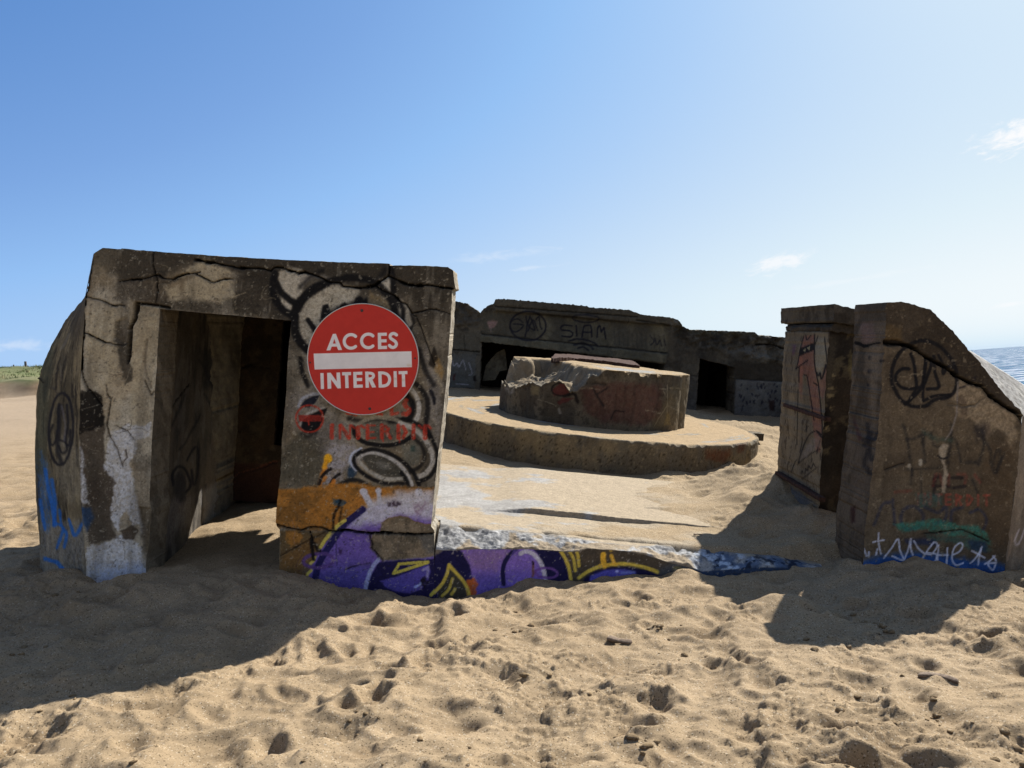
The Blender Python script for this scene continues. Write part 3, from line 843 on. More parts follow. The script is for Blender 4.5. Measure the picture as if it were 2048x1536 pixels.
    p.poly([(670, 880), (700, 885), (735, 900), (700, 935), (680, 960), (655, 990), (640, 960), (650, 900)], (146, 140, 140), 10, 10, .75, spk=.6)
    p.poly([(560, 900), (600, 860), (640, 880), (650, 940), (620, 975), (560, 960)], (56, 55, 46), 12, 10, .6, spk=.3)
    p.stroke([(597, 812), (606, 797), (624, 789), (640, 787)], 6, (138, 140, 146), 2, 1, .85)
    p.poly([(602, 812), (608, 801), (624, 793), (640, 790), (632, 803), (620, 815)], (24, 26, 34), 2, 1, .95)
    p.stroke([(601, 850), (606, 836), (622, 824), (648, 816)], 5, (142, 138, 130), 2, 1, .85)
    p.poly([(602, 852), (606, 840), (622, 829), (644, 819), (655, 816), (645, 840), (636, 860), (620, 868), (606, 864)], (19, 18, 19), 2, 1, .97)
    p.stroke([(604, 868), (616, 873), (632, 865)], 7, (30, 28, 25), 4, 2, .7)
    RD_ = (150, 46, 32)
    p.ell(619, 837, 27, 27, 3.6, RD_, rag=.8, a=.85)
    p.poly([(597, 830), (643, 830), (643, 843), (598, 843)], (128, 40, 32), 1.2, .8, .85)
    p.stroke([(617, 843), (618, 849)], 3, RD_, 1, .5, .9)
    # tail curls
    W1 = (150, 146, 138)
    p.poly([(845, 690), (870, 720), (888, 760), (884, 830), (880, 900), (868, 900), (862, 850), (850, 800)], (118, 112, 104), 10, 8, .65, spk=.4)
    p.stroke([(843, 655), (856, 690), (868, 735), (878, 760), (884, 790)], 8, (122, 112, 92), 3, 3, .8, spk=.3)
    p.poly([(868, 708), (880, 716), (888, 742), (884, 760), (872, 744), (866, 722)], (132, 104, 60), 4, 3, .8, spk=.3)
    p.poly([(868, 690), (878, 716), (868, 740), (858, 730)], (24, 21, 18), 3, 3, .8)
    p.stroke([(838, 700), (850, 740), (866, 770)], 10, (28, 27, 27), 4, 2, .8)
    p.stroke([(860, 780), (866, 795), (868, 806)], 7, (20, 20, 24), 2, 3, .9)
    p.stroke([(832, 768), (850, 790), (856, 820), (852, 850), (862, 875)], 10, K, 3, 2, .85)
    p.stroke([(822, 778), (834, 796), (838, 816), (835, 834), (827, 845)], 9, (158, 153, 142), 1.5, 1, .95, spk=.15)
    p.stroke([(812, 788), (824, 806), (824, 826), (812, 840), (780, 842)], 12, K, 3, 1.5, .92)
    p.stroke([(697, 836), (730, 842), (770, 838), (806, 842)], 9, (32, 30, 27), 4, 2, .8)
    p.ell(763, 862, 52, 27, 8, (134, 126, 106), 2, rag=1, a=.85, spk=.2)
    p.ell(763, 862, 36, 18, 0, (60, 58, 50), 2, rag=2, a=.5, soft=6)
    p.stroke([(707, 855), (712, 872), (735, 886), (768, 891), (800, 886), (822, 874)], 9, K, 2, 1, .95)
    p.stroke([(822, 860), (842, 876), (856, 900), (858, 925), (845, 946)], 10, (46, 42, 36), 4, 2, .6)
    p.stroke([(800, 846), (824, 856), (845, 874), (860, 896), (866, 918), (861, 935), (848, 948), (833, 954)], 9, (152, 147, 136), 1.6, 1, .95, spk=.12)
    p.stroke([(806, 838), (835, 848), (862, 875), (874, 905), (873, 930), (860, 952), (838, 963)], 8, K, 2, 1, .92)
    p.stroke([(830, 878), (845, 895), (849, 918), (838, 935), (820, 944)], 8, (26, 24, 22), 3, 1, .85)
    p.poly([(800, 890), (830, 885), (842, 905), (838, 925), (822, 936), (808, 920)], (88, 88, 78), 5, 5, .7, spk=.3)
    p.poly([(820, 893), (828, 892), (828, 903), (820, 904)], (40, 56, 50), 3, 3, .7)
    p.poly([(700, 930), (712, 945), (706, 960), (694, 955)], (30, 48, 66), 3, 3, .85)
    p.stroke([(722, 897), (706, 907), (700, 923), (712, 940)], 6, (158, 162, 172), 1.5, 1, .92)
    p.ell(770, 930, 50, 21, 0, (56, 54, 47), 20, rag=3, soft=5, a=.85)
    p.ell(766, 930, 16, 6, 0, (112, 108, 98), 20, rag=2, soft=6, a=.6)
    p.stroke([(718, 912), (740, 905), (772, 912), (800, 930), (815, 950), (824, 970)], 8, (160, 155, 146), 1.5, 1, .95, spk=.15)
    p.stroke([(716, 913), (722, 928), (742, 945), (772, 957), (804, 957)], 7, (150, 145, 132), 1.5, 1, .93, spk=.2)
    p.stroke([(725, 903), (748, 899), (780, 908), (808, 925), (828, 948), (838, 970)], 8, K, 2, 1, .93)
    p.stroke([(722, 902), (708, 915), (712, 934), (738, 955), (772, 967), (806, 968)], 8, K, 2, 1, .93)
    p.stroke([(803, 945), (812, 958), (818, 974)], 9, K, 2, 1, .9)
    p.stroke([(682, 968), (698, 961), (720, 963), (742, 975)], 9, (26, 25, 24), 3, 1, .9)
    p.stroke([(742, 970), (790, 974), (815, 976)], 10, (78, 70, 56), 4, 2, .6)
    # yellow and orange dabs, short arcs
    p.stroke([(650, 936), (646, 945), (640, 968)], 9, (176, 106, 40), 2.5, 2, .85)
    p.ell(656, 917, 9, 10, 0, (206, 150, 34), rag=1, soft=2)
    p.stroke([(652, 924), (648, 934)], 9, (200, 138, 34), 2, 1, .95)
    p.stroke([(638, 968), (644, 953), (653, 943), (661, 938)], 6.5, (30, 24, 22), 1.2, .6, .97)
    p.stroke([(658, 976), (664, 962), (672, 953), (680, 948)], 6, (28, 26, 25), 1.2, .6, .97)
    p.stroke([(668, 962), (664, 972)], 8, (182, 108, 40), 2, 1, .85)
    p.stroke([(651, 955), (648, 960)], 7, (172, 104, 40), 2, 1, .8)
    # red stencil letters
    def bar_(x0, y0, x1, y1, w=8): p.stroke([(x0, y0), (x1, y1)], w, (158, 48, 34), 1.2, .7, .86, smooth=False, spk=.25)
    bar_(664, 851, 664, 875, 9); bar_(680, 851, 680, 876, 5); bar_(682, 851, 698, 876, 8); bar_(700, 850, 700, 876, 4)
    bar_(716, 855, 716, 875, 9); bar_(703, 851, 709, 856, 5); bar_(722, 851, 728, 855, 5)
    bar_(735, 852, 735, 876, 8); bar_(741, 851, 750, 851, 4); bar_(741, 864, 747, 864, 4); bar_(741, 876, 751, 876, 4)
    bar_(764, 851, 764, 876, 8); bar_(770, 852, 777, 857, 6); bar_(770, 863, 776, 861, 5); bar_(775, 866, 781, 876, 7); bar_(765, 876, 766, 883, 3)
    bar_(797, 851, 797, 876, 8); bar_(806, 853, 812, 864, 7); bar_(812, 864, 806, 875, 7); bar_(799, 876, 799, 885, 2.5)
    bar_(827, 851, 827, 876, 8); bar_(850, 853, 850, 876, 9); bar_(838, 851, 843, 856, 5); bar_(856, 851, 861, 857, 5)
    p.stroke([(812, 800), (808, 806), (812, 814), (818, 820), (814, 828), (806, 828)], 9, (158, 48, 34), 1.5, 1, .85, spk=.3)
    bar_(783, 812, 783, 828, 8); bar_(788, 828, 796, 826, 6); bar_(694, 826, 712, 829, 6); bar_(755, 828, 764, 829, 5)
    # ochre band
    p.poly([(548, 977), (600, 976), (645, 970), (690, 966), (730, 968), (780, 974), (820, 978), (866, 976), (866, 1004), (820, 1012), (760, 1022), (700, 1052), (660, 1060), (620, 1058), (548, 1054)], (152, 98, 38), 4, 5, .93, spk=.12)
    p.mottle((92, 66, 34), 7, .56, .07, .55, k=11, mask=p.reg([(548, 985), (720, 975), (760, 985), (740, 1010), (690, 1045), (650, 1058), (548, 1052)], 4, 3))
    p.poly([(770, 975), (862, 975), (862, 986), (790, 990)], (106, 76, 44), 6, 5, .6)
    p.poly([(730, 990), (728, 1008), (700, 1014), (716, 1000)], (150, 98, 42), 4, 3, .7)
    # lower part: purple piece
    p.poly([(560, 1062), (660, 1064), (640, 1095), (626, 1125), (612, 1160), (610, 1220), (555, 1220)], (88, 70, 44), 3, 3, .95)
    p.poly([(573, 1060), (598, 1060), (608, 1070), (600, 1086), (584, 1096), (572, 1082)], (146, 98, 42), 3, 4, .8)
    p.poly([(560, 1120), (600, 1085), (625, 1075), (640, 1080), (622, 1110), (600, 1140), (560, 1140)], (116, 80, 40), 8, 5, .55)
    p.poly([(728, 1020), (760, 1008), (866, 1010), (874, 1340), (600, 1340), (612, 1160), (626, 1125), (645, 1092), (668, 1068), (690, 1052)], (98, 78, 138), 2.5, 1.5, 1)
    p.poly([(620, 1140), (740, 1130), (745, 1230), (600, 1230)], (66, 62, 122), 22, 8, .7)
    p.poly([(718, 1030), (745, 1000), (790, 990), (840, 988), (866, 986), (866, 1040), (840, 1036), (800, 1034), (760, 1046), (720, 1052), (700, 1055)], (168, 164, 168), 11, 5, .93)
    p.poly([(790, 985), (866, 985), (866, 1016), (800, 1018)], (168, 164, 166), 8, 4, .8)
    p.poly([(773, 1006), (790, 1001), (803, 1004), (800, 1012), (786, 1018), (776, 1016)], (48, 36, 44), 3, 5, .85, spk=.5)
    p.poly([(828, 1004), (845, 1000), (858, 1006), (852, 1020), (838, 1034), (830, 1026)], (110, 84, 100), 4, 6, .5, spk=.7)
    p.ell(727, 984, 8, 7, 0, (170, 166, 168), rag=1, soft=2); p.stroke([(727, 984), (734, 996), (742, 1010)], 13, (170, 166, 168), 2, 1, 1)
    p.ell(757, 981, 6, 6, 0, (170, 166, 168), rag=1, soft=2); p.stroke([(757, 982), (759, 995), (760, 1006)], 8, (170, 166, 168), 2, 1, 1)
    p.ell(838, 985, 8, 8, 0, (170, 166, 168), rag=1, soft=2.5)
    p.stroke([(726, 1019), (708, 1033), (690, 1048), (676, 1066), (660, 1090), (644, 1115), (634, 1138), (628, 1175)], 13, (34, 30, 68), 1.3, .8, .97)
    p.stroke([(690, 1041), (674, 1053), (669, 1060)], 7, (182, 164, 76), 1, .6, .97)
    p.stroke([(659, 1067), (650, 1080), (641, 1095)], 7, (182, 164, 76), 1, .6, .97)
    p.stroke([(630, 1114), (627, 1121), (621, 1127)], 6, (182, 164, 76), 1, .6, .95)
    p.stroke([(622, 1141), (615, 1148), (613, 1156)], 6, (182, 164, 76), 1, .6, .95)
    p.ell(637, 1121, 30, 14, 7, (86, 62, 112), -3, soft=2, rag=1, a=.85)
    p.poly([(668, 1000), (690, 998), (694, 1006), (684, 1014), (668, 1012)], (30, 56, 74), 2, 4, .9, spk=.3)
    p.stroke([(683, 1000), (676, 1014), (668, 1030), (667, 1058)], 5, (20, 17, 16), 2, 3, .9, spk=.3)
    p.stroke([(682, 1016), (680, 1044)], 4, (24, 20, 18), 2, 2, .8, spk=.4)
    p.stroke([(622, 1078), (624, 1100), (627, 1116)], 7, (18, 15, 14), 2, 3, .9)
    p.stroke([(624, 1084), (634, 1098), (640, 1102)], 6, (18, 15, 14), 2, 3, .85)
    p.stroke([(672, 1082), (673, 1110), (675, 1130)], 2.5, (40, 34, 50), 1.5, 1.5, .6)
    p.poly([(678, 1096), (684, 1100), (684, 1108), (678, 1106)], (40, 24, 44), 3, 3, .8)
    # dark blue piece with yellow lines
    NV = (28, 25, 56)
    p.poly([(758, 1124), (800, 1120), (866, 1118), (880, 1105), (872, 1230), (726, 1230), (733, 1180), (742, 1150)], NV, 2, 1.5, .97)
    p.poly([(759, 1162), (790, 1155), (826, 1140), (858, 1128), (862, 1142), (856, 1165), (842, 1180), (820, 1187), (790, 1184), (770, 1174)], (76, 66, 132), 2, 1.5, .95)
    p.stroke([(757, 1119), (745, 1134), (737, 1152), (731, 1178)], 8, (140, 144, 172), 1.2, .8, .95, spk=.1)
    p.stroke([(856, 1124), (798, 1128), (787, 1147), (856, 1125)], 6, (176, 162, 70), 1, .6, .96, smooth=False)
    p.stroke([(846, 1140), (857, 1134), (855, 1152)], 5, (132, 124, 160), 1.5, 1, .9, smooth=False)
    p.stroke([(830, 1174), (838, 1170), (842, 1166)], 5, (150, 160, 200), 1.2, .6, .9)
    p.poly([(842, 1158), (852, 1150), (858, 1162), (850, 1176), (842, 1172)], (20, 17, 20), 2, 4, .85, spk=.3)
    p.stroke([(862, 1190), (875, 1176), (888, 1160), (896, 1140), (898, 1128)], 7, (172, 158, 66), 1, .6, .95)
    # the bare patch where the render broke away
    p.poly([(741, 1100), (744, 1070), (760, 1062), (764, 1046), (776, 1037), (800, 1034), (815, 1036), (826, 1042), (845, 1046), (880, 1052), (880, 1112), (860, 1116), (800, 1120), (764, 1122), (752, 1110)], (112, 99, 79), 1.5, 2, 1, depth=.018)
    p.mottle((82, 74, 60), 12, .52, .06, .7, k=12, mask=p.reg([(741, 1100), (744, 1070), (760, 1062), (764, 1046), (800, 1034), (826, 1042), (870, 1056), (870, 1114), (764, 1122)], 2, 2))
    p.poly([(808, 1068), (830, 1066), (845, 1076), (828, 1090), (810, 1082)], (72, 67, 55), 4, 4, .8)
    p.poly([(838, 1072), (875, 1064), (880, 1104), (856, 1110), (842, 1090)], (84, 82, 76), 4, 5, .8, depth=.01)
    # run-off streaks and hairlines
    p.hairlines(26, (170, 520, 318, 1120), [(58, 50, 40), (64, 56, 45), (150, 138, 112)], 4)
    p.hairlines(16, (330, 520, 560, 630), [(40, 36, 29), (130, 118, 92)], 5)
    p.hairlines(30, (565, 560, 900, 970), [(34, 31, 27), (132, 122, 100), (120, 110, 92)], 6)
    p.hairlines(12, (600, 1060, 870, 1180), [(50, 42, 62), (120, 110, 130)], 8, a=.45)
    C = p.crack
    C([(186, 520), (179, 560), (171, 592), (168, 620), (168, 665), (164, 700), (163, 730), (166, 755), (176, 778), (192, 796), (205, 812)], 3.2, .03)
    C([(390, 520), (440, 528), (480, 536), (500, 536), (530, 538), (541, 542), (548, 535), (565, 535), (575, 540), (597, 546), (610, 544), (630, 551), (645, 557), (656, 564), (680, 566), (686, 573), (700, 574), (720, 576), (735, 574), (750, 570), (765, 560), (775, 553), (778, 545), (779, 535), (781, 524)], 4.2, .05)
    C([(776, 552), (785, 556), (800, 563), (815, 569), (835, 572), (860, 570), (880, 573), (906, 577)], 3.8, .05)
    C([(750, 571), (765, 581), (778, 586), (790, 592), (800, 604), (812, 608), (818, 618), (824, 627), (832, 632)], 3.2, .035)
    C([(832, 632), (842, 655), (848, 672), (858, 700), (870, 730)], 2.6, .02, (28, 25, 22))
    C([(826, 626), (845, 622), (860, 618), (872, 618), (886, 622), (902, 628)], 1.8, .015)
    C([(240, 563), (262, 560), (290, 557), (308, 551), (316, 549), (325, 556), (345, 559), (362, 552), (400, 544)], 2.6, .03)
    C([(307, 502), (306, 530), (312, 550), (316, 565), (314, 590), (310, 606)], 2.4, .03)
    C([(392, 548), (410, 557), (428, 565), (442, 560), (466, 558)], 2, .02)
    C([(316, 567), (340, 564), (362, 558)], 1.4, .01, (50, 44, 36))
    C([(172, 594), (200, 600), (225, 610), (250, 612)], 2.4, .02)
    C([(160, 662), (185, 672), (210, 684), (232, 690), (250, 690)], 2.4, .02)
    C([(290, 760), (296, 775), (302, 790), (308, 782)], 2, .015, (60, 52, 42))
    C([(212, 770), (215, 790), (222, 800), (218, 830), (214, 850), (218, 870), (230, 890), (236, 900), (243, 925), (246, 935)], 1.8, .012, (70, 62, 50))
    C([(232, 850), (255, 862), (270, 880)], 1.6, .01, (70, 62, 50)); C([(250, 900), (254, 915), (244, 930)], 1.6, .01, (86, 78, 70))
    p.stroke([(160, 820), (180, 815), (200, 808)], 1.4, (96, 90, 78), .8, 1, .8)
    p.stroke([(243, 562), (250, 580), (256, 596)], 2, (110, 101, 84), 1, 1, .6)
    p.stroke([(425, 602), (450, 600), (470, 592), (490, 585)], 1.6, (136, 122, 96), 1, 1, .8)
    C([(186, 852), (165, 860)], 1.5, .01, (70, 62, 50))
    C([(551, 1049), (575, 1056), (600, 1061), (625, 1054), (645, 1056), (655, 1061), (665, 1063), (690, 1061), (710, 1063), (735, 1067), (765, 1066), (790, 1069), (830, 1070), (870, 1068)], 3.6, .045)
    C([(740, 1066), (744, 1090), (742, 1098), (758, 1114), (766, 1122)], 2, .012, (40, 34, 30))
    C([(620, 1062), (624, 1082)], 2, .015); C([(690, 1140), (720, 1130), (740, 1126)], 1.6, .01, (54, 46, 70))
    C([(560, 1112), (590, 1096), (618, 1080), (650, 1064)], 2, .012, (52, 42, 30))
    # speckle of lichen and scars
    p.mottle((150, 142, 122), 46, .74, .03, .5, oct=3, k=13)
    p.mottle((40, 36, 30), 40, .74, .03, .4, oct=3, k=14)

def front_sides(p):
    m = (p.x > 700)
    i = np.nonzero(~m)[0]
    p.put(i, np.full(len(i), 1.0), (84, 76, 62))
    p.mottle((120, 108, 88), 6, .5, .1, .5); p.mottle((70, 62, 50), 11, .6, .06, .6, k=3)

def paint_side(p):
    ALL = np.arange(len(p.x))
    p.mottle((104, 92, 70), 3.5, .5, .12, .6, k=1, sy=.35)
    p.mottle((58, 52, 40), 5, .55, .1, .6, k=2, sy=.3)
    p.mottle((36, 32, 27), 16, .62, .05, .7, k=3, sy=.3)
    p.mottle((124, 110, 82), 18, .64, .05, .6, k=5, sy=.25)
    p.put(ALL, p.reg([(60, 700), (110, 660), (100, 780), (90, 950), (60, 950)], 10, 4) * .5, (62, 66, 52))
    p.put(ALL, p.reg([(140, 600), (190, 500), (180, 600), (166, 660), (150, 700)], 8, 4) * .6, (56, 49, 39))
    p.poly([(120, 860), (160, 900), (166, 1000), (130, 1000), (110, 940)], (124, 116, 98), 10, 8, .5, spk=.4)
    p.poly([(70, 1050), (180, 1040), (180, 1250), (70, 1250)], (124, 122, 116), 14, 8, .6, spk=.5)
    K = (24, 23, 26)
    p.ell(122, 858, 24, 72, 5, K, 2, rag=1, soft=2, a=.9)
    p.stroke([(106, 850), (100, 870), (104, 890), (112, 880), (116, 850), (118, 810)], 4, K, 2, 1, .85)
    p.stroke([(120, 810), (118, 850), (116, 900), (122, 925)], 8, K, 3, 2, .75)
    p.stroke([(134, 810), (136, 850), (130, 880), (138, 890), (140, 860)], 5, K, 2, 1, .85)
    p.stroke([(120, 880), (130, 885), (134, 900), (124, 906), (118, 890)], 4, K, 2, 1, .85)
    p.stroke([(124, 812), (130, 850), (128, 880)], 3, (100, 96, 100), 2, 1, .6)
    B = (30, 86, 158)
    p.poly([(82, 900), (100, 940), (112, 1010), (100, 1060), (84, 1060), (76, 990)], B, 8, 8, .5, spk=.5)
    for q, w in [([(90, 940), (98, 980), (106, 1020), (110, 1050)], 8), ([(80, 1000), (86, 1040), (90, 1058)], 7), ([(104, 960), (110, 1000), (108, 1050)], 7), ([(110, 1046), (125, 1056), (120, 1080), (114, 1096)], 6), ([(126, 1056), (132, 1070), (128, 1094)], 6), ([(138, 1040), (150, 1070), (164, 1050), (178, 1030)], 7), ([(92, 1118), (112, 1124), (124, 1138)], 8), ([(118, 1020), (122, 1050)], 5)]:
        p.stroke(q, w, B, 2, 1.5, .85, spk=.2)
    p.crack([(72, 753), (80, 757), (86, 764)], 2.5, .02)
    p.crack([(90, 772), (110, 778), (118, 790)], 1.8, .01, (60, 56, 50))
    p.stroke([(120, 700), (128, 690), (138, 668)], 3, (104, 98, 88), 2, 1, .6); p.stroke([(121, 730), (122, 760)], 2, (108, 100, 84), 1.5, 1, .6)

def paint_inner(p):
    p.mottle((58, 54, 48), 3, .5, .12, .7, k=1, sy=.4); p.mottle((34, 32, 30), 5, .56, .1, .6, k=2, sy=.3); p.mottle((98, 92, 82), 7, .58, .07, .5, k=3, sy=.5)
    K = (22, 22, 26)
    p.stroke([(346, 970), (344, 950), (352, 936), (364, 934), (374, 946), (382, 970), (372, 985)], 5, K, 2, 1, .9)
    p.poly([(350, 950), (362, 942), (374, 960), (370, 1000), (356, 1010), (348, 985)], (34, 33, 36), 5, 4, .7)
    p.stroke([(374, 920), (388, 896), (396, 900), (396, 940), (388, 970), (382, 940)], 4, K, 2, 1, .85)
    for q in [[(345, 850), (370, 790)], [(320, 880), (322, 930), (330, 950)], [(360, 900), (385, 860), (400, 830)], [(400, 720), (420, 760), (430, 800)], [(410, 790), (432, 830), (440, 880)], [(402, 980), (404, 1010)], [(412, 970), (414, 1000)]]:
        p.stroke(q, 4, K, 3, 2, .6)
    p.poly([(400, 700), (430, 690), (434, 770), (410, 780)], (26, 25, 26), 10, 8, .5)
    p.poly([(320, 1000), (380, 1000), (360, 1060), (310, 1120)], (116, 110, 106), 12, 8, .5, spk=.4)
    p.poly([(400, 985), (440, 960), (450, 1010), (410, 1060)], (120, 116, 108), 8, 5, .6)
    p.crack([(330, 850), (345, 815), (362, 790), (380, 770)], 2, .01)
def paint_rear(p):
    p.mottle((40, 36, 30), 4, .5, .12, .7, k=1); p.mottle((86, 76, 58), 6, .58, .08, .4, k=3)
    m = p.reg([(440, 930), (500, 925), (560, 930), (560, 1100), (440, 1100)], 5, 4)
    p.put(np.arange(len(p.x)), m * .8, (56, 38, 31))
    p.crack([(455, 965), (480, 945), (510, 938), (545, 925), (560, 922)], 3, .02, (96, 60, 44))
    p.crack([(470, 740), (500, 730), (530, 735), (560, 738)], 2, .02)
def black_side(p): p.mottle((14, 12, 10), 4, .5, .1, .6)

def paint_sign(p):
    f = lambda q: [(500 + x / 4.267, 500 + y / 4.267) for x, y in q]
    Wc = (196, 190, 184)
    def P_(q): p.poly(f(q), Wc, .55, 0)
    def S_(q, w, closed=False): p.stroke(f(q), w / 4.267, Wc, .55, 0, closed=closed)
    p.mottle((156, 42, 34), 1.2, .5, .2, .4)
    i = p.c.copy()
    P_([(543, 884), (1378, 864), (1382, 1000), (551, 1020)])
    P_([(652, 857), (707, 716), (733, 715), (786, 853), (753, 854), (741, 824), (697, 825), (686, 856)])
    p.poly(f([(708, 799), (732, 798), (719, 757)]), (164, 45, 36), .55, 0)
    def arc(cx, cy, r, a0, a1, w):
        t = np.radians(np.linspace(a0, a1, 30)); q = [(cx + r * math.cos(a), cy + r * math.sin(a)) for a in t]
        c_ = f(q); p.stroke(c_, w / 4.267, Wc, .55, 0, smooth=False)
    arc(862, 780, 58, 48, 312, 27); arc(1010, 776, 58, 48, 312, 27)
    P_([(1090, 707), (1167, 705), (1168, 732), (1118, 733), (1119, 762), (1166, 761), (1166, 788), (1120, 789), (1121, 819), (1169, 817), (1170, 845), (1092, 847)])
    S_([(1250, 725), (1236, 715), (1218, 713), (1202, 722), (1196, 738), (1202, 754), (1222, 768), (1240, 782), (1249, 800), (1243, 820), (1226, 831), (1207, 829), (1190, 815)], 27)
    P_([(600, 1050), (628, 1050), (632, 1186), (605, 1187)])
    P_([(658, 1048), (688, 1047), (740, 1120), (738, 1046), (768, 1045), (776, 1180), (748, 1182), (692, 1105), (694, 1183), (662, 1185)])
    P_([(785, 1043), (862, 1041), (862, 1068), (838, 1069), (843, 1178), (814, 1179), (810, 1070), (786, 1070)])
    P_([(880, 1041), (958, 1038), (959, 1065), (909, 1066), (910, 1092), (957, 1091), (957, 1118), (911, 1119), (912, 1149), (962, 1148), (963, 1174), (884, 1177)])
    P_([(982, 1038), (1010, 1037), (1016, 1175), (987, 1176)]); S_([(1000, 1051), (1030, 1052), (1049, 1060), (1054, 1076), (1044, 1092), (1026, 1099), (1003, 1100)], 25); P_([(1010, 1108), (1042, 1100), (1076, 1172), (1042, 1174)])
    P_([(1093, 1036), (1122, 1036), (1127, 1173), (1098, 1174)]); S_([(1110, 1049), (1140, 1050), (1172, 1063), (1189, 1088), (1190, 1118), (1175, 1146), (1148, 1159), (1112, 1161)], 26)
    P_([(1225, 1034), (1252, 1034), (1256, 1170), (1228, 1170)])
    P_([(1267, 1034), (1343, 1032), (1344, 1059), (1322, 1060), (1326, 1168), (1297, 1168), (1295, 1060), (1269, 1061)])
    for x, y, r in [(1360, 985, 5), (1240, 1100, 4), (1305, 1110, 4)]:
        p.ell(500 + x / 4.267, 500 + y / 4.267, r, r * .5, 0, (150, 110, 60), soft=3, a=.25, rag=2)

def paint_slab(p):
    ALL = np.arange(len(p.x))
    top = 1 - slab_face
    p.c[:] = np.array(inv_alb((.25,.242,.227))) / 255.
    p.mottle(inv_alb((.20,.19,.175)), 4, .5, .12, .6, k=1)
    p.mottle(inv_alb((.29,.282,.265)), 9, .56, .08, .5, k=2)
    # sand lying on it
    n = fbm(p.U * 2.2, p.V * 3.4, 5, 5, .6)
    bare = p.reg([(860, 950), (960, 955), (1050, 985), (1120, 1000), (1060, 1030), (960, 1030), (860, 1040)], 30, 10)
    p.put(ALL, top * (1 - slab_bev) * sstep(.40, .50, n + .13 - .3 * bare + .06 * sstep(1000, 1300, p.x)), inv_alb((.272, .222, .155)))
    b = slab_bev * top
    p.put(ALL, b * .9, inv_alb((.27,.266,.257)))
    p.mottle(inv_alb((.14,.14,.14)), 14, .53, .06, .8, oct=5, k=3, mask=b)
    p.mottle(inv_alb((.40,.395,.38)), 22, .60, .05, .7, oct=4, k=4, mask=b)
    p.mottle(inv_alb((.24,.18,.11)), 5, .56, .05, .85, k=6, mask=b * .9)
    # blue paint on the right part
    bl = p.reg([(1390, 1095), (1640, 1110), (1640, 1180), (1390, 1180)], 20, 10)
    p.mottle((48, 64, 88), 5, .46, .10, .75, k=7, mask=bl)
    p.mottle((20, 24, 34), 16, .58, .05, .8, k=8, mask=bl)
    p.mottle((150, 160, 170), 12, .60, .05, .8, k=9, mask=bl * sstep(1600, 1440, p.x))
    f = slab_face
    # painted front face
    p.put(ALL, f, (64, 57, 47))
    NV = (26, 24, 54)
    fm = f > .5
    sub = Paint(p.x, p.y, (0, 0, 0), p.U, p.V, p.k); sub.c = p.c.copy(); sub.h = p.h
    q = sub
    q.mottle((84, 72, 56), 8, .56, .06, .5, k=21)
    q.poly([(860, 1090), (1170, 1090), (1125, 1098), (1135, 1120), (1142, 1200), (860, 1300)], (112, 88, 148), 2, 1, 1)
    q.poly([(860, 1085), (905, 1090), (925, 1105), (940, 1130), (946, 1165), (946, 1240), (860, 1240)], NV, 2, 1.5, .98)
    q.poly([(898, 1130), (915, 1150), (932, 1168), (940, 1240), (866, 1240), (880, 1170)], (58, 54, 44), 2, 1, .97)
    q.poly([(930, 1105), (1010, 1098), (1010, 1110), (990, 1140), (950, 1135)], (126, 100, 118), 9, 8, .5, spk=.4)
    q.poly([(945, 1150), (1040, 1140), (1090, 1150), (1090, 1260), (940, 1260)], (72, 66, 138), 14, 6, .6)
    q.poly([(935, 1160), (948, 1156), (957, 1168), (952, 1180), (948, 1200), (936, 1200)], (168, 84, 36), 2, 4, .95, spk=.2)
    q.stroke([(1007, 1168), (1006, 1140), (1012, 1120), (1024, 1105), (1036, 1094)], 9, NV, 1.3, .8, .97)
    q.poly([(1062, 1094), (1125, 1098), (1134, 1112), (1142, 1170), (1092, 1175), (1088, 1140), (1078, 1112)], NV, 1.6, 1, .98)
    q.poly([(1028, 1096), (1062, 1094), (1076, 1110), (1084, 1130), (1088, 1170), (1012, 1172), (1012, 1130)], (108, 86, 156), 2, 1, .5)
    q.stroke([(1041, 1107), (1052, 1103), (1066, 1108), (1079, 1122), (1087, 1140), (1090, 1160)], 8.5, (172, 168, 172), 1.2, .8, .97, spk=.1)
    q.ell(1093, 1146, 22, 10, 5, (92, 62, 120), 3, soft=1.5, rag=1, a=.9)
    q.stroke([(1067, 1126), (1067, 1152)], 4, (90, 56, 30), 2, 1.5, .8); q.stroke([(1066, 1124), (1067, 1128)], 4, (20, 16, 14), 1, 1, .9)
    Yl = (184, 160, 66)
    q.stroke([(898, 1130), (893, 1150), (884, 1168), (866, 1188), (856, 1200)], 7, Yl, 1.2, .7, .96)
    q.stroke([(898, 1130), (912, 1146), (928, 1164), (936, 1180), (940, 1200)], 7, Yl, 1.2, .7, .96)
    q.stroke([(905, 1158), (902, 1168), (896, 1180), (884, 1192)], 6, Yl, 1.2, .7, .9); q.stroke([(910, 1178), (903, 1188)], 6, Yl, 1.2, .7, .9)
    q.stroke([(1120, 1100), (1130, 1116), (1138, 1136), (1142, 1160)], 7, Yl, 1.2, .6, .96)
    q.stroke([(1138, 1101), (1147, 1118), (1151, 1142)], 6, Yl, 1.2, .6, .96); q.stroke([(1152, 1100), (1156, 1112), (1158, 1132)], 6.5, Yl, 1.2, .6, .96)
    q.poly([(1168, 1158), (1190, 1142), (1220, 1136), (1255, 1134), (1290, 1140), (1325, 1152), (1325, 1230), (1160, 1230)], NV, 2, 1, .97)
    q.poly([(1180, 1152), (1210, 1140), (1245, 1138), (1272, 1144), (1280, 1230), (1170, 1230)], (78, 74, 150), 3, 1, .95)
    q.ell(1234, 1143, 3.5, 3, 0, (150, 150, 190), rag=0, soft=1.5); q.stroke([(1244, 1146), (1268, 1144)], 5, (120, 130, 180), 2.5, 1, .7)
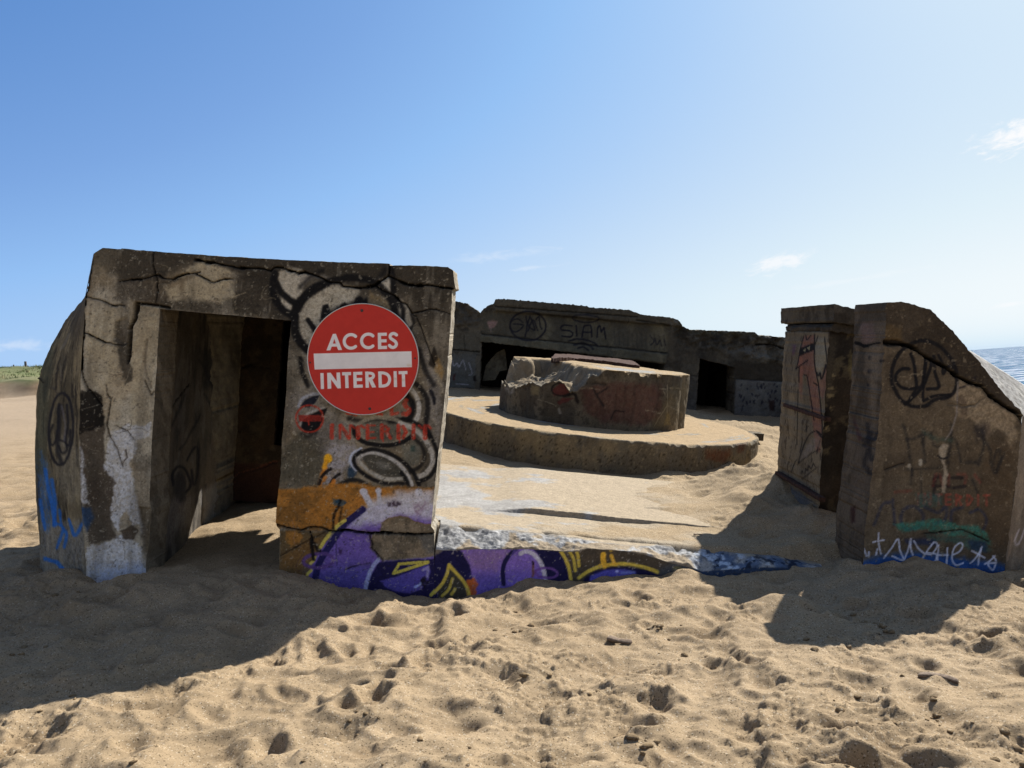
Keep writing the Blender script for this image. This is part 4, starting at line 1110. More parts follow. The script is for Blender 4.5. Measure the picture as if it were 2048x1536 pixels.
    q.stroke([(1158, 1156), (1178, 1142), (1200, 1133), (1225, 1129), (1255, 1128), (1285, 1133), (1315, 1144)], 7, Yl, 1.2, .6, .97)
    q.stroke([(1207, 1109), (1206, 1118), (1209, 1132)], 11, (204, 156, 50), 1.5, .8, .97); q.stroke([(1223, 1112), (1226, 1120), (1230, 1128)], 7, (200, 154, 54), 1.5, .8, .97); q.ell(1222, 1101, 3.5, 3, 0, (180, 146, 60), rag=0, soft=1.5)
    q.poly([(1198, 1128), (1238, 1126), (1240, 1131), (1196, 1134)], (196, 156, 56), 1.5, .6, .95)
    q.poly([(1315, 1130), (1405, 1120), (1460, 1120), (1460, 1220), (1330, 1220)], (62, 66, 70), 8, 6, .8)
    q.poly([(1345, 1134), (1362, 1135), (1362, 1140), (1345, 1140)], (130, 118, 60), 3, 2, .6)
    q.poly([(1390, 1110), (1640, 1110), (1640, 1220), (1390, 1220)], (38, 54, 80), 12, 6, .85, spk=.3)
    q.mottle((150, 142, 130), 50, .74, .03, .6, oct=3, k=23)
    # the broken strip at the left end, hanging over the painted face
    q.poly([(860, 1060), (905, 1088), (890, 1100), (876, 1108), (860, 1112)], (108, 98, 82), 3, 4, .9)
    p.c[fm] = q.c[fm]

def paint_ring(p):
    ALL = np.arange(len(p.x))
    p.mottle((112, 98, 72), 2.2, .5, .14, .5, k=1); p.mottle((66, 60, 50), 2.8, .52, .1, .6, k=2, sy=.6)
    p.mottle((74, 70, 62), 5, .55, .08, .5, k=3, sy=.4)
    p.mottle((36, 31, 24), 36, .72, .03, .7, oct=3, k=5); p.mottle((126, 112, 84), 34, .72, .03, .5, oct=3, k=6)
    p.poly([(1410, 900), (1460, 898), (1462, 915), (1440, 925), (1412, 915)], (78, 44, 28), 5, 5, .7, spk=.4); p.poly([(1474, 890), (1492, 885), (1488, 905), (1476, 905)], (72, 40, 28), 4, 4, .7, spk=.4)
    for x in (985, 1110, 1250, 1385): p.stroke([(x, 850), (x + 3, 990)], 2.5, (74, 66, 52), 1.5, 1, .45)
    n = fbm(p.U * .8 + p.V, p.V * 5, 5, 4, .6)
    p.put(ALL, plat_top * sstep(.36, .46, n + .09), SANDC)
    p.put(ALL, plat_top * (1 - sstep(.34, .44, n + .09)) * .9, inv_alb((.22,.212,.195)))

def paint_drum(p):
    ALL = np.arange(len(p.x))
    p.mottle((98, 86, 66), 2.4, .5, .14, .55, k=1); p.mottle((52, 46, 38), 3, .53, .1, .6, k=2, sy=.5); p.mottle((40, 35, 28), 18, .62, .05, .5, k=3)
    side = drum_top < .5
    s = Paint(p.x, p.y, (0, 0, 0), p.U, p.V, p.k); s.c = p.c.copy(); s.h = p.h
    R1 = (70, 42, 36)
    s.poly([(1160, 775), (1240, 765), (1320, 770), (1316, 835), (1290, 848), (1200, 845), (1170, 820)], R1, 8, 7, .65, spk=.3)
    s.poly([(1104, 780), (1120, 767), (1136, 768), (1144, 780), (1130, 790), (1108, 792)], (76, 38, 34), 2, 2, .9)
    s.poly([(1114, 806), (1126, 796), (1148, 796), (1136, 804), (1118, 810)], (74, 38, 34), 2, 2, .85)
    s.ell(1124, 779, 21, 13, 3, (26, 22, 20), 0, rag=1, a=.85); s.stroke([(1128, 792), (1148, 788), (1156, 804)], 6, (24, 20, 18), 2, 1, .85)
    s.stroke([(1118, 818), (1120, 826)], 5, (130, 122, 108), 2, 1, .7)
    s.poly([(1008, 772), (1026, 776), (1030, 786), (1018, 788)], (118, 112, 104), 3, 4, .7, spk=.4); s.poly([(1062, 770), (1080, 772), (1078, 790), (1064, 790)], (112, 98, 68), 4, 3, .7)
    s.stroke([(1186, 778), (1200, 800), (1206, 812)], 4, (30, 26, 24), 2, 1.5, .8); s.stroke([(1196, 788), (1215, 776)], 3, (30, 26, 24), 2, 1.5, .8)
    for q, w in [([(1252, 755), (1250, 800), (1248, 846)], 4), ([(1270, 770), (1268, 810), (1260, 846)], 3.5), ([(1318, 768), (1314, 805), (1300, 845)], 4), ([(1355, 745), (1354, 790)], 2.5), ([(1232, 800), (1230, 820)], 5), ([(1286, 830), (1298, 842)], 4)]:
        s.stroke(q, w, (36, 30, 26), 2.5, 2.5, .36, spk=.5)
    s.stroke([(1222, 838), (1230, 822), (1248, 824)], 2.5, (24, 20, 18), 1.5, 1, .7)
    Rt = (142, 130, 104)
    for q in [[(1335, 770), (1334, 800), (1334, 848)], [(1334, 812), (1318, 835), (1310, 850)], [(1334, 812), (1362, 824), (1364, 836)], [(1330, 790), (1326, 782)], [(1150, 778), (1176, 776), (1200, 780)], [(1076, 798), (1100, 806), (1112, 812)], [(1310, 778), (1350, 776), (1370, 778)], [(1290, 820), (1320, 826)]]:
        s.stroke(q, 1.3, Rt, .7, 1.5, .6)
    s.poly([(1332, 825), (1338, 825), (1341, 850), (1326, 850)], (120, 98, 52), 2, 3, .6, spk=.4)
    s.poly([(1345, 770), (1378, 765), (1378, 860), (1300, 860), (1330, 800)], (96, 82, 56), 8, 6, .4)
    s.crack([(1105, 757), (1130, 760), (1160, 764), (1210, 770)], 2, .01, (50, 44, 38))
    p.c[side] = s.c[side]
    t = drum_top * (1 - sstep(.02, .06, drum_brk))
    n = fbm(p.U * .9, p.V * 2.5, 5, 4, .6)
    p.put(ALL, t * .95, inv_alb((.22,.215,.20)))
    p.put(ALL, t * sstep(.42, .5, n + .08), SANDC)
    p.put(ALL, drum_top * sstep(.02, .06, drum_brk) * .9, inv_alb((.18,.157,.12)))
    p.mottle(inv_alb((.10,.087,.067)), 8, .52, .08, .8, k=9, mask=drum_top * sstep(.02, .06, drum_brk))
    p.mottle(SANDC, 3, .5, .08, .6, k=10, mask=drum_top * sstep(.02, .06, drum_brk))

def paint_back(p):
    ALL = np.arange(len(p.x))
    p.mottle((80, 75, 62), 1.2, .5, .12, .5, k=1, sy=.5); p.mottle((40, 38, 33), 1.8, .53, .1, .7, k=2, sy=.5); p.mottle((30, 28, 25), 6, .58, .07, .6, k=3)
    # left bay
    p.poly([(890, 655), (960, 665), (960, 710), (890, 700)], (66, 63, 54), 3, 3, .8); p.poly([(895, 706), (952, 708), (950, 776), (895, 776)], (70, 70, 66), 3, 3, .85)
    for y in (700,): p.stroke([(890, y - 2), (960, y + 4)], 2.2, (24, 22, 19), 1, 1, .85, depth=.05)
    p.stroke([(928, 670), (930, 702)], 2, (36, 33, 28), 1, 1, .7)
    rub = p.reg([(880, 590), (960, 590), (966, 640), (955, 655), (920, 650), (880, 640)], 5, 5)
    p.h += rub * (.16 * (fbm(p.U * 5, p.V * 5, 5, 7, .6) - .5) * 2); p.put(ALL, rub * .5, (56, 53, 47))
    for q in [[(905, 722), (908, 732), (914, 726), (918, 734), (924, 722)], [(926, 720), (930, 732), (932, 740)], [(938, 725), (942, 738), (944, 748), (938, 750)], [(912, 768), (936, 770)]]:
        p.stroke(q, 1.8, (128, 126, 130), 1, .6, .8)
    p.poly([(946, 752), (952, 750), (952, 762), (948, 762)], (20, 16, 14), 1.5, 1.5, .9); p.poly([(906, 750), (911, 748), (910, 760), (906, 760)], (54, 28, 26), 1.5, 1.5, .8)
    # lintel: coping stands proud, recessed panel, lower beam
    cop = p.reg([(985, 590), (1362, 622), (1362, 653), (1270, 646), (1100, 630), (990, 622)], 1.5, 1)
    p.h += cop * .12; p.put(ALL, cop * .6, (62, 58, 48))
    pan = p.reg([(966, 625), (990, 624), (1340, 652), (1336, 706), (966, 668)], 2, 1)
    p.put(ALL, pan * .65, (84, 80, 64)); p.h += -.02 * pan
    low = p.reg([(962, 670), (1336, 708), (1332, 727), (960, 684)], 1.2, .8)
    p.h += low * .05; p.put(ALL, low * .6, (80, 78, 64))
    for a, b in [((990, 613), (1272, 634)), ((1272, 640), (1345, 652)), ((964, 668), (1336, 706))]:
        p.stroke([a, b], 2.2, (26, 24, 20), 1, .8, .9, depth=.04)
    p.stroke([(1256, 646), (1256, 640)], 2, (30, 28, 24), 1, 1, .6)
    p.mottle((46, 44, 40), 3, .54, .1, .5, k=5, sy=.35, mask=pan)
    p.poly([(975, 645), (985, 640), (995, 642), (988, 655), (980, 658)], (126, 100, 94), 2, 2, .8, spk=.2)
    p.stroke([(982, 655), (982, 664)], 2, (110, 96, 90), 1, 1, .6)
    K = (22, 22, 28)
    p.ell(1056, 652, 36, 29, 3.2, K, 3, rag=1, a=.92)
    for q in [[(1046, 645), (1036, 638), (1024, 642), (1020, 654), (1030, 664), (1042, 658), (1046, 650), (1028, 648)], [(1052, 632), (1054, 652), (1050, 674)], [(1060, 632), (1056, 650), (1070, 660), (1062, 636)], [(1056, 662), (1066, 640), (1076, 662)], [(1072, 640), (1078, 634), (1080, 650), (1084, 658)]]:
        p.stroke(q, 2.6, K, 1.2, .8, .92)
    p.ell(1171, 637, 26, 7, 2.6, K, 3, rag=1, a=.85)
    for q in [[(1144, 652), (1130, 650), (1122, 654), (1124, 660), (1140, 662), (1146, 668), (1140, 674), (1124, 672)], [(1152, 651), (1154, 672)], [(1164, 674), (1168, 654), (1172, 651), (1182, 652), (1184, 674)], [(1166, 664), (1184, 665)], [(1194, 674), (1196, 656), (1200, 652), (1203, 664), (1208, 655), (1210, 668), (1212, 678)]]:
        p.stroke(q, 3, K, 1, .6, .94)
    for q in [[(1138, 682), (1160, 678), (1185, 684), (1196, 692)], [(1148, 690), (1165, 686), (1180, 692), (1186, 698)], [(1156, 696), (1166, 694), (1176, 700)]]: p.stroke(q, 3.4, K, 1.5, 1, .85)
    for x in range(1228, 1330, 9): p.stroke([(x, 662 + (x - 1228) * .1), (x + 2, 690 + (x - 1228) * .1)], 2, (42, 42, 40), 1.5, 2, .5)
    for q in [[(1300, 672), (1308, 682), (1302, 690)], [(1310, 676), (1314, 690), (1320, 680), (1324, 692)], [(1328, 678), (1332, 692)]]: p.stroke(q, 2, K, 1, .6, .8)
    # broken right part of the crown
    rub2 = p.reg([(1335, 630), (1400, 655), (1580, 670), (1700, 680), (1700, 740), (1510, 720), (1400, 690), (1360, 690), (1345, 670)], 6, 6)
    p.h += rub2 * (.26 * (fbm(p.U * 3, p.V * 3.6, 6, 9, .62) - .5) * 2)
    p.mottle((82, 80, 74), 4, .56, .07, .7, k=11, mask=rub2)
    p.poly([(1372, 658), (1512, 664), (1512, 672), (1378, 668)], (58, 56, 46), 2, 1.5, .7)
    p.poly([(1430, 700), (1475, 690), (1500, 700), (1505, 725), (1480, 722)], (66, 63, 56), 5, 4, .6)
    p.poly([(1470, 722), (1575, 728), (1575, 764), (1470, 757)], (38, 34, 28), 3, 3, .75)
    w = p.reg([(1471, 758), (1600, 765), (1600, 900), (1464, 900)], 1.5, 1)
    p.put(ALL, w * .8, (84, 82, 76)); p.h += w * .04
    p.mottle((66, 64, 62), 3, .53, .1, .6, k=12, sy=.3, mask=w)
    p.stroke([(1471, 758), (1600, 765)], 2.4, (24, 22, 18), 1, .6, .8, depth=.03)
    rr = np.random.RandomState(3)
    for k in range(46):
        x = rr.uniform(1476, 1562); y = rr.uniform(765, 818)
        p.stroke([(x, y), (x + rr.uniform(-2, 2), y + rr.uniform(2, 5))], rr.uniform(1.5, 3.5), (28, 28, 34), 1, 1, .85)
    p.poly([(1536, 800), (1548, 800), (1546, 822), (1538, 820)], (34, 22, 20), 2, 2, .8)
    w2 = p.reg([(1372, 750), (1392, 752), (1390, 900), (1366, 900)], 1.5, 1); p.put(ALL, w2 * .5, (74, 72, 68))
    p.stroke([(1368, 750), (1394, 752)], 2, (20, 18, 16), 1, .5, .8)
    p.poly([(1330, 650), (1396, 690), (1392, 800), (1335, 790)], (50, 46, 39), 6, 4, .5)
    p.crack([(1514, 690), (1530, 688), (1548, 690), (1565, 696), (1580, 700)], 2.4, .06)

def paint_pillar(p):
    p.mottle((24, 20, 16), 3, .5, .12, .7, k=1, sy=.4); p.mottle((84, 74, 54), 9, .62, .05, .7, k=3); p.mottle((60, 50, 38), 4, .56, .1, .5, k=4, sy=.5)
    p.poly([(1655, 670), (1675, 672), (1668, 760), (1660, 800), (1650, 800)], (66, 59, 47), 5, 4, .6)
    p.mottle((120, 104, 72), 26, .60, .04, .8, k=6, mask=p.reg([(1645, 740), (1672, 740), (1666, 860), (1640, 860)], 5, 4))
    p.poly([(1700, 700), (1712, 730), (1702, 760), (1696, 740)], (100, 88, 56), 3, 3, .6)
def paint_pillar_side(p):
    ALL = np.arange(len(p.x))
    side = p.reg([(1500, 650), (1664, 660), (1657, 800), (1650, 900), (1645, 1100), (1500, 1100)], 1, 0)
    keep = p.c.copy()
    p.mottle((112, 98, 76), 2, .5, .12, .5, k=1, sy=.3); p.mottle((68, 60, 48), 5, .55, .1, .5, k=2, sy=.15); p.mottle((46, 38, 30), 24, .66, .03, .6, k=3, sy=.4)
    OR = (106, 66, 54); K = (22, 20, 19)
    p.poly([(1608, 672), (1630, 670), (1629, 700), (1630, 740), (1638, 790), (1644, 850), (1640, 905), (1632, 900), (1624, 830), (1616, 770), (1612, 748), (1606, 750), (1602, 770), (1598, 740), (1594, 732)], OR, 2.5, 1.5, .66, spk=.25)
    p.poly([(1636, 770), (1650, 735), (1655, 742), (1654, 775), (1646, 800), (1640, 788)], OR, 2.5, 1.5, .55, spk=.25)
    p.poly([(1597, 735), (1600, 700), (1604, 720), (1606, 760), (1604, 800), (1598, 780)], (120, 74, 56), 3, 2, .5)
    p.poly([(1630, 680), (1650, 674), (1652, 715), (1644, 745), (1636, 750), (1630, 720)], (110, 102, 84), 2, 1.5, .8)
    p.poly([(1600, 697), (1628, 685), (1628, 700), (1598, 713)], K, 1.2, .8, .96)
    p.poly([(1606, 700), (1612, 697), (1610, 704)], (130, 120, 90), .8, 0, .9); p.poly([(1614, 696), (1620, 692), (1619, 701)], (130, 120, 90), .8, 0, .9)
    for q, w in [([(1608, 672), (1600, 700), (1597, 720), (1592, 738)], 2.2), ([(1592, 737), (1605, 728), (1615, 721)], 2.6), ([(1598, 734), (1598, 765)], 2), ([(1629, 670), (1629, 700), (1628, 715), (1632, 745), (1637, 770), (1641, 810), (1644, 850), (1644, 890)], 2.6), ([(1649, 676), (1652, 705), (1657, 738)], 2.4), ([(1633, 745), (1637, 752), (1640, 745), (1643, 758), (1648, 745), (1652, 730)], 3.4), ([(1627, 765), (1636, 771)], 2.6), ([(1608, 750), (1614, 752), (1618, 775), (1622, 800), (1628, 840)], 2), ([(1596, 780), (1595, 830), (1594, 890)], 1.6),
                 ([(1636, 672), (1630, 690)], 2), ([(1612, 672), (1614, 680), (1622, 670)], 2.2), ([(1613, 852), (1613, 862)], 1.6), ([(1610, 862), (1617, 852)], 1.4),
                 ([(1597, 925), (1606, 895), (1618, 870), (1632, 862), (1642, 868)], 2.4), ([(1600, 905), (1604, 885), (1604, 875)], 1.6), ([(1594, 930), (1615, 912), (1640, 898)], 1.8), ([(1634, 905), (1636, 895), (1640, 880)], 1.8), ([(1602, 948), (1604, 942), (1606, 946)], 1.6), ([(1610, 945), (1612, 936), (1614, 942), (1618, 932), (1622, 938), (1626, 928), (1630, 932)], 1.8), ([(1582, 945), (1590, 925), (1594, 920)], 1.8), ([(1604, 958), (1620, 946), (1634, 934)], 2), ([(1634, 862), (1642, 874)], 4)]:
        p.stroke(q, w, K, .9, .6, .88)
    p.poly([(1604, 905), (1622, 878), (1638, 872), (1640, 892), (1618, 908), (1600, 922)], (112, 104, 98), 4, 3, .5, spk=.3)
    p.poly([(1584, 690), (1592, 688), (1590, 710), (1584, 712)], (72, 48, 66), 3, 2, .6)
    p.poly([(1580, 970), (1610, 990), (1630, 1010), (1600, 1010), (1580, 985)], (54, 66, 84), 4, 4, .5, spk=.4)
    p.c = p.c * side[:, None] + keep * (1 - side[:, None])
def paint_cap(p):
    p.mottle((76, 68, 56), 4, .5, .12, .6, k=1); p.mottle((38, 33, 27), 6, .56, .08, .6, k=2)
def grime_dark(p):
    p.mottle((78, 69, 54), 4, .5, .12, .5, k=1); p.mottle((40, 34, 26), 7, .55, .08, .6, k=2)

def paint_wing(p):
    ALL = np.arange(len(p.x))
    p.mottle((92, 79, 60), 2.2, .5, .14, .5, k=1); p.mottle((60, 51, 40), 3, .54, .1, .5, k=2); p.mottle((50, 43, 34), 12, .64, .05, .3, k=3)
    p.mottle((44, 38, 30), 9, .61, .10, .30, oct=5, sy=.12, k=31)
    p.mottle((108, 95, 74), 12, .64, .06, .25, oct=4, sy=.15, k=33)
    cop = p.reg([(1760, 590), (2070, 590), (2070, 850), (2036, 826), (2010, 812), (1977, 786), (1962, 771), (1935, 764), (1890, 735), (1850, 713), (1815, 691), (1790, 688), (1755, 686)], 2, 1.5)
    p.put(ALL, cop * .85, (58, 50, 40)); p.h += cop * .012
    p.mottle((44, 37, 29), 4, .5, .12, .6, k=5, mask=cop)
    p.poly([(1752, 655), (1775, 645), (1800, 655), (1805, 680), (1780, 684), (1756, 680)], (86, 68, 42), 6, 5, .6, spk=.2)
    p.mottle((92, 80, 60), 20, .72, .03, .5, k=6, mask=cop)
    LTp = (136, 119, 94)
    p.poly([(1912, 750), (1935, 768), (1958, 772), (1976, 790), (2008, 816), (2032, 834), (2030, 900), (2010, 872), (1990, 860), (1975, 880), (1960, 850), (1940, 835), (1915, 830), (1908, 790)], LTp, 6, 7, .8, spk=.35)
    p.poly([(1916, 800), (1925, 790), (1935, 800), (1932, 830), (1920, 830)], (70, 58, 46), 4, 5, .6); p.poly([(1965, 850), (1980, 845), (1985, 870), (1970, 880)], (76, 64, 52), 5, 5, .6)
    p.poly([(1980, 885), (2030, 890), (2015, 1100), (1960, 1110), (1960, 960)], (68, 55, 40), 12, 8, .6)
    p.poly([(1735, 700), (1760, 690), (1762, 850), (1745, 1000), (1728, 1000)], (96, 84, 68), 8, 6, .4)
    K = (22, 21, 22)
    p.stroke([(1795, 790), (1784, 765), (1785, 735), (1800, 705), (1825, 686), (1852, 682), (1880, 695), (1902, 720), (1912, 750), (1910, 780), (1895, 795), (1870, 800), (1850, 812), (1825, 812), (1805, 802), (1795, 790)], 7.5, K, 2, .8, .93, spk=.05)
    for q, w in [([(1818, 738), (1804, 738), (1793, 748), (1792, 762), (1804, 775), (1822, 778), (1842, 774)], 6.5), ([(1822, 708), (1828, 728), (1831, 750), (1833, 775), (1820, 800), (1810, 808)], 7), ([(1820, 800), (1840, 780), (1850, 750), (1852, 715)], 6.5), ([(1852, 715), (1848, 750), (1846, 800)], 6), ([(1846, 775), (1860, 740), (1866, 712), (1870, 745), (1878, 774), (1855, 778)], 6.5), ([(1876, 710), (1884, 730), (1886, 748), (1896, 732), (1904, 735)], 5.5), ([(1846, 802), (1870, 792), (1900, 790)], 6)]:
        p.stroke(q, w, K, 1.6, .8, .93)
    p.stroke([(1918, 776), (1935, 770), (1948, 755)], 4, (34, 30, 32), 2, 1, .8)
    for x, y, r in [(1740, 743, 4), (1766, 722, 3), (1752, 760, 3), (1742, 716, 3), (1760, 784, 3)]: p.ell(x, y, r, r, 0, (32, 30, 32), rag=1, soft=2, a=.8)
    F1 = (36, 34, 32)
    for q, w in [([(1806, 850), (1812, 870), (1818, 900), (1825, 950)], 6), ([(1812, 880), (1835, 875), (1850, 860), (1845, 885)], 6), ([(1845, 870), (1848, 900), (1850, 925)], 6), ([(1862, 865), (1868, 890), (1885, 895), (1882, 920)], 5), ([(1902, 850), (1900, 890), (1896, 925)], 6), ([(1900, 870), (1915, 890), (1922, 925)], 5), ([(1965, 860), (1968, 890), (1958, 930)], 7), ([(1968, 880), (1980, 900), (1985, 930), (1992, 905), (2000, 900), (2000, 925), (1992, 945), (1985, 930)], 7), ([(2010, 905), (2000, 925), (1995, 942)], 5), ([(1935, 925), (1955, 925)], 9), ([(1815, 940), (1880, 935)], 4), ([(1842, 945), (1842, 985)], 4), ([(1825, 940), (1822, 970)], 4), ([(1945, 960), (1955, 985)], 5)]:
        p.stroke(q, w, F1, 3, 1.5, .62, spk=.3)
    p.poly([(1950, 850), (1975, 850), (1970, 880), (1950, 880)], (34, 32, 34), 6, 4, .5)
    p.stroke([(1848, 862), (1870, 876), (1900, 880)], 9, (44, 66, 58), 5, 4, .45, spk=.4)
    for q in [[(1868, 958), (1880, 952), (1895, 955)], [(1866, 972), (1900, 972)], [(1905, 955), (1925, 955)], [(1908, 975), (1930, 972)], [(1870, 952), (1868, 990)]]: p.stroke(q, 7, (30, 26, 26), 2, 1.5, .7, spk=.2)
    R2 = (128, 62, 48)
    for q in [[(1872, 948), (1866, 972)], [(1880, 948), (1886, 972)], [(1898, 950), (1898, 970)], [(1915, 948), (1932, 950), (1930, 966)], [(1950, 950), (1960, 965)], [(1790, 985), (1820, 982)]]: p.stroke(q, 6, (112, 54, 44), 2.5, 1.5, .5, spk=.4)
    x = 1836
    for kind in 'INTERDIT':
        segs = {'I': [((0, 0), (0, 20))], 'N': [((0, 0), (0, 20)), ((2, 0), (11, 20)), ((13, 0), (13, 20))], 'T': [((5, 0), (5, 20)), ((0, 0), (11, 0))], 'E': [((0, 0), (0, 20)), ((2, 0), (9, 0)), ((2, 10), (8, 10)), ((2, 20), (9, 20))],
                'R': [((0, 0), (0, 20)), ((2, 1), (9, 4)), ((9, 5), (3, 10)), ((5, 11), (10, 20))], 'D': [((0, 0), (0, 20)), ((3, 1), (10, 8)), ((10, 10), (3, 19))]}[kind]
        for a, b in segs: p.stroke([(x + a[0], 988 + a[1] + (x - 1836) * .02), (x + b[0], 988 + b[1] + (x - 1836) * .02)], 5, R2, 1.3, .8, .72, smooth=False, spk=.3)
        x += {'I': 12, 'N': 24, 'T': 20, 'E': 20, 'R': 22, 'D': 22}[kind]
    p.poly([(1828, 990), (1880, 985), (1882, 1010), (1835, 1018)], (48, 88, 84), 5, 5, .45, spk=.4)
    D2 = (42, 44, 58)
    for q, w in [([(1748, 1050), (1765, 1010), (1780, 1005)], 6), ([(1786, 1000), (1790, 1050)], 6), ([(1802, 1030), (1812, 1016), (1832, 1015), (1845, 1030), (1840, 1052), (1815, 1058), (1803, 1045), (1802, 1030)], 7), ([(1850, 1015), (1875, 1025), (1892, 1015), (1890, 1040), (1868, 1048)], 7), ([(1902, 1045), (1905, 1022), (1925, 1015)], 7), ([(1940, 1025), (1960, 1020), (1972, 1040), (1965, 1062)], 6)]:
        p.stroke(q, w, D2, 2.5, 1.5, .68, spk=.25)
    p.poly([(1790, 1048), (1850, 1040), (1900, 1045), (1950, 1052), (1975, 1066), (1985, 1090), (1970, 1086), (1930, 1072), (1890, 1070), (1850, 1062), (1800, 1062)], (52, 110, 92), 4, 6, .75, spk=.45)
    p.poly([(1850, 1070), (1960, 1076), (1985, 1100), (1960, 1105), (1900, 1085), (1860, 1082)], (44, 84, 78), 5, 5, .5, spk=.4)
    p.poly([(1810, 1078), (1870, 1078), (1870, 1090), (1815, 1088)], (32, 40, 66), 4, 3, .7)
    p.poly([(1935, 1080), (1975, 1085), (1972, 1105), (1945, 1102)], (32, 46, 66), 4, 3, .7)
    p.poly([(1715, 1125), (1760, 1112), (1800, 1104), (1850, 1108), (1900, 1112), (1960, 1122), (2015, 1132), (2010, 1250), (1715, 1250)], (34, 66, 118), 9, 5, .92)
    p.poly([(1735, 1135), (1755, 1140), (1790, 1138), (1800, 1150), (1770, 1160), (1735, 1150)], (24, 22, 20), 4, 4, .9, depth=.03)
    p.poly([(1955, 1145), (2012, 1146), (2010, 1170), (1960, 1165)], (18, 26, 50), 5, 4, .6)
    WT = (176, 176, 186)
    tag_ = [[(1757, 1066), (1757, 1085), (1762, 1108)], [(1746, 1084), (1768, 1080)], [(1755, 1098), (1752, 1110)], [(1768, 1116), (1782, 1098), (1796, 1078), (1800, 1100), (1806, 1120), (1784, 1112)], [(1808, 1120), (1818, 1095), (1822, 1078), (1822, 1098), (1826, 1110)],
            [(1828, 1082), (1838, 1098), (1850, 1108)], [(1842, 1122), (1855, 1100), (1868, 1084), (1874, 1092), (1862, 1108), (1850, 1106), (1872, 1108), (1868, 1124), (1846, 1122)], [(1877, 1090), (1874, 1125)], [(1895, 1096), (1893, 1128)], [(1876, 1110), (1896, 1110)], [(1904, 1110), (1918, 1104), (1926, 1092), (1920, 1086), (1908, 1098), (1904, 1118), (1912, 1130), (1926, 1126)],
            [(1964, 1094), (1958, 1108), (1948, 1120), (1940, 1126)], [(1944, 1102), (1956, 1108), (1970, 1116)], [(1962, 1098), (1956, 1130)], [(1990, 1112), (1980, 1122), (1970, 1128)], [(1986, 1112), (1992, 1122), (1986, 1140), (1976, 1128), (1992, 1126)], [(1716, 1100), (1724, 1096), (1730, 1106)], [(1728, 1098), (1734, 1112)], [(1738, 1104), (1738, 1114)]]
    for q in tag_: p.stroke(q, 3.4, WT, 1, .5, .9, spk=.1)
    p.stroke([(1914, 765), (1915, 800), (1912, 830), (1902, 860), (1890, 880)], 3, (112, 104, 96), 1.2, 1.5, .8)
    p.poly([(1878, 895), (1886, 886), (1898, 890), (1895, 905), (1888, 925), (1896, 950), (1890, 985), (1882, 985), (1886, 940), (1880, 915)], (148, 134, 112), 2.5, 3, .85, spk=.15)
    p.stroke([(1876, 912), (1886, 918), (1894, 915)], 4, (30, 28, 28), 1.2, .8, .9)
    for x, y in [(1819, 932), (1842, 928), (1842, 922)]: p.ell(x, y, 3.5, 4.5, 0, (146, 136, 118), rag=1.5, soft=1.5, a=.9)
    p.hairlines(40, (1740, 640, 2030, 1120), [(38, 32, 26), (112, 98, 78), (96, 84, 66)], 7)
    C = p.crack
    C([(1718, 686), (1735, 692), (1748, 687), (1765, 684), (1790, 688), (1815, 691), (1832, 700), (1850, 713), (1890, 735), (1912, 752), (1935, 764), (1962, 771), (1970, 780), (1978, 790), (2010, 812), (2036, 828), (2046, 846)], 5, .06)
    p.poly([(1745, 682), (1790, 678), (1815, 688), (1790, 692), (1760, 691)], (22, 19, 16), 2.5, 3, .8, depth=.04)
    C([(1895, 808), (1925, 812), (1950, 810), (1968, 795)], 2, .012, (92, 80, 64)); C([(1845, 1068), (1900, 1062), (1925, 1060), (1960, 1075), (1978, 1084)], 2.4, .02, (34, 28, 24))
    C([(1770, 940), (1790, 932), (1808, 926)], 2, .01, (46, 40, 34))
    p.mottle((128, 114, 90), 36, .75, .03, .5, oct=3, k=13)

def paint_wing_end(p):
    ALL = np.arange(len(p.x))
    p.mottle((90, 78, 62), 3, .5, .12, .5, k=1, sy=.5); p.mottle((46, 40, 32), 5, .55, .08, .6, k=2, sy=.5)
    end = p.x < 1775
    s = Paint(p.x, p.y, (0, 0, 0), p.U, p.V, p.k); s.c = p.c.copy(); s.h = p.h
    s.poly([(1715, 600), (1780, 600), (1775, 640), (1720, 650)], (58, 51, 41), 5, 3, .7)
    s.poly([(1722, 650), (1745, 640), (1750, 680), (1722, 690)], (104, 82, 78), 6, 4, .5, spk=.3)
    s.crack([(1712, 686), (1728, 692), (1745, 688), (1760, 686)], 5, .03)
    K = (32, 30, 30)
    for x, y, r in [(1740, 743, 5), (1740, 716, 4), (1762, 722, 3), (1752, 764, 4), (1736, 770, 3)]: s.ell(x, y, r, r * 1.1, 0, K, rag=1, soft=2, a=.85)
    for q in [[(1745, 840), (1740, 870), (1730, 890)], [(1728, 880), (1750, 878), (1756, 866)], [(1736, 900), (1730, 930), (1745, 945), (1756, 930)], [(1735, 850), (1738, 880), (1742, 920)]]: s.stroke(q, 9, K, 3, 3, .75, spk=.2)
    s.poly([(1708, 830), (1718, 860), (1725, 880), (1716, 880), (1708, 850)], (56, 34, 34), 3, 3, .6)
    s.poly([(1708, 970), (1730, 970), (1728, 1050), (1706, 1050)], (92, 80, 66), 5, 4, .5); s.poly([(1702, 1015), (1710, 1012), (1710, 1045), (1702, 1045)], (44, 24, 22), 3, 3, .7)
    s.poly([(1738, 690), (1762, 690), (1750, 860), (1742, 860)], (98, 86, 70), 4, 4, .6)
    p.c[end] = s.c[end]
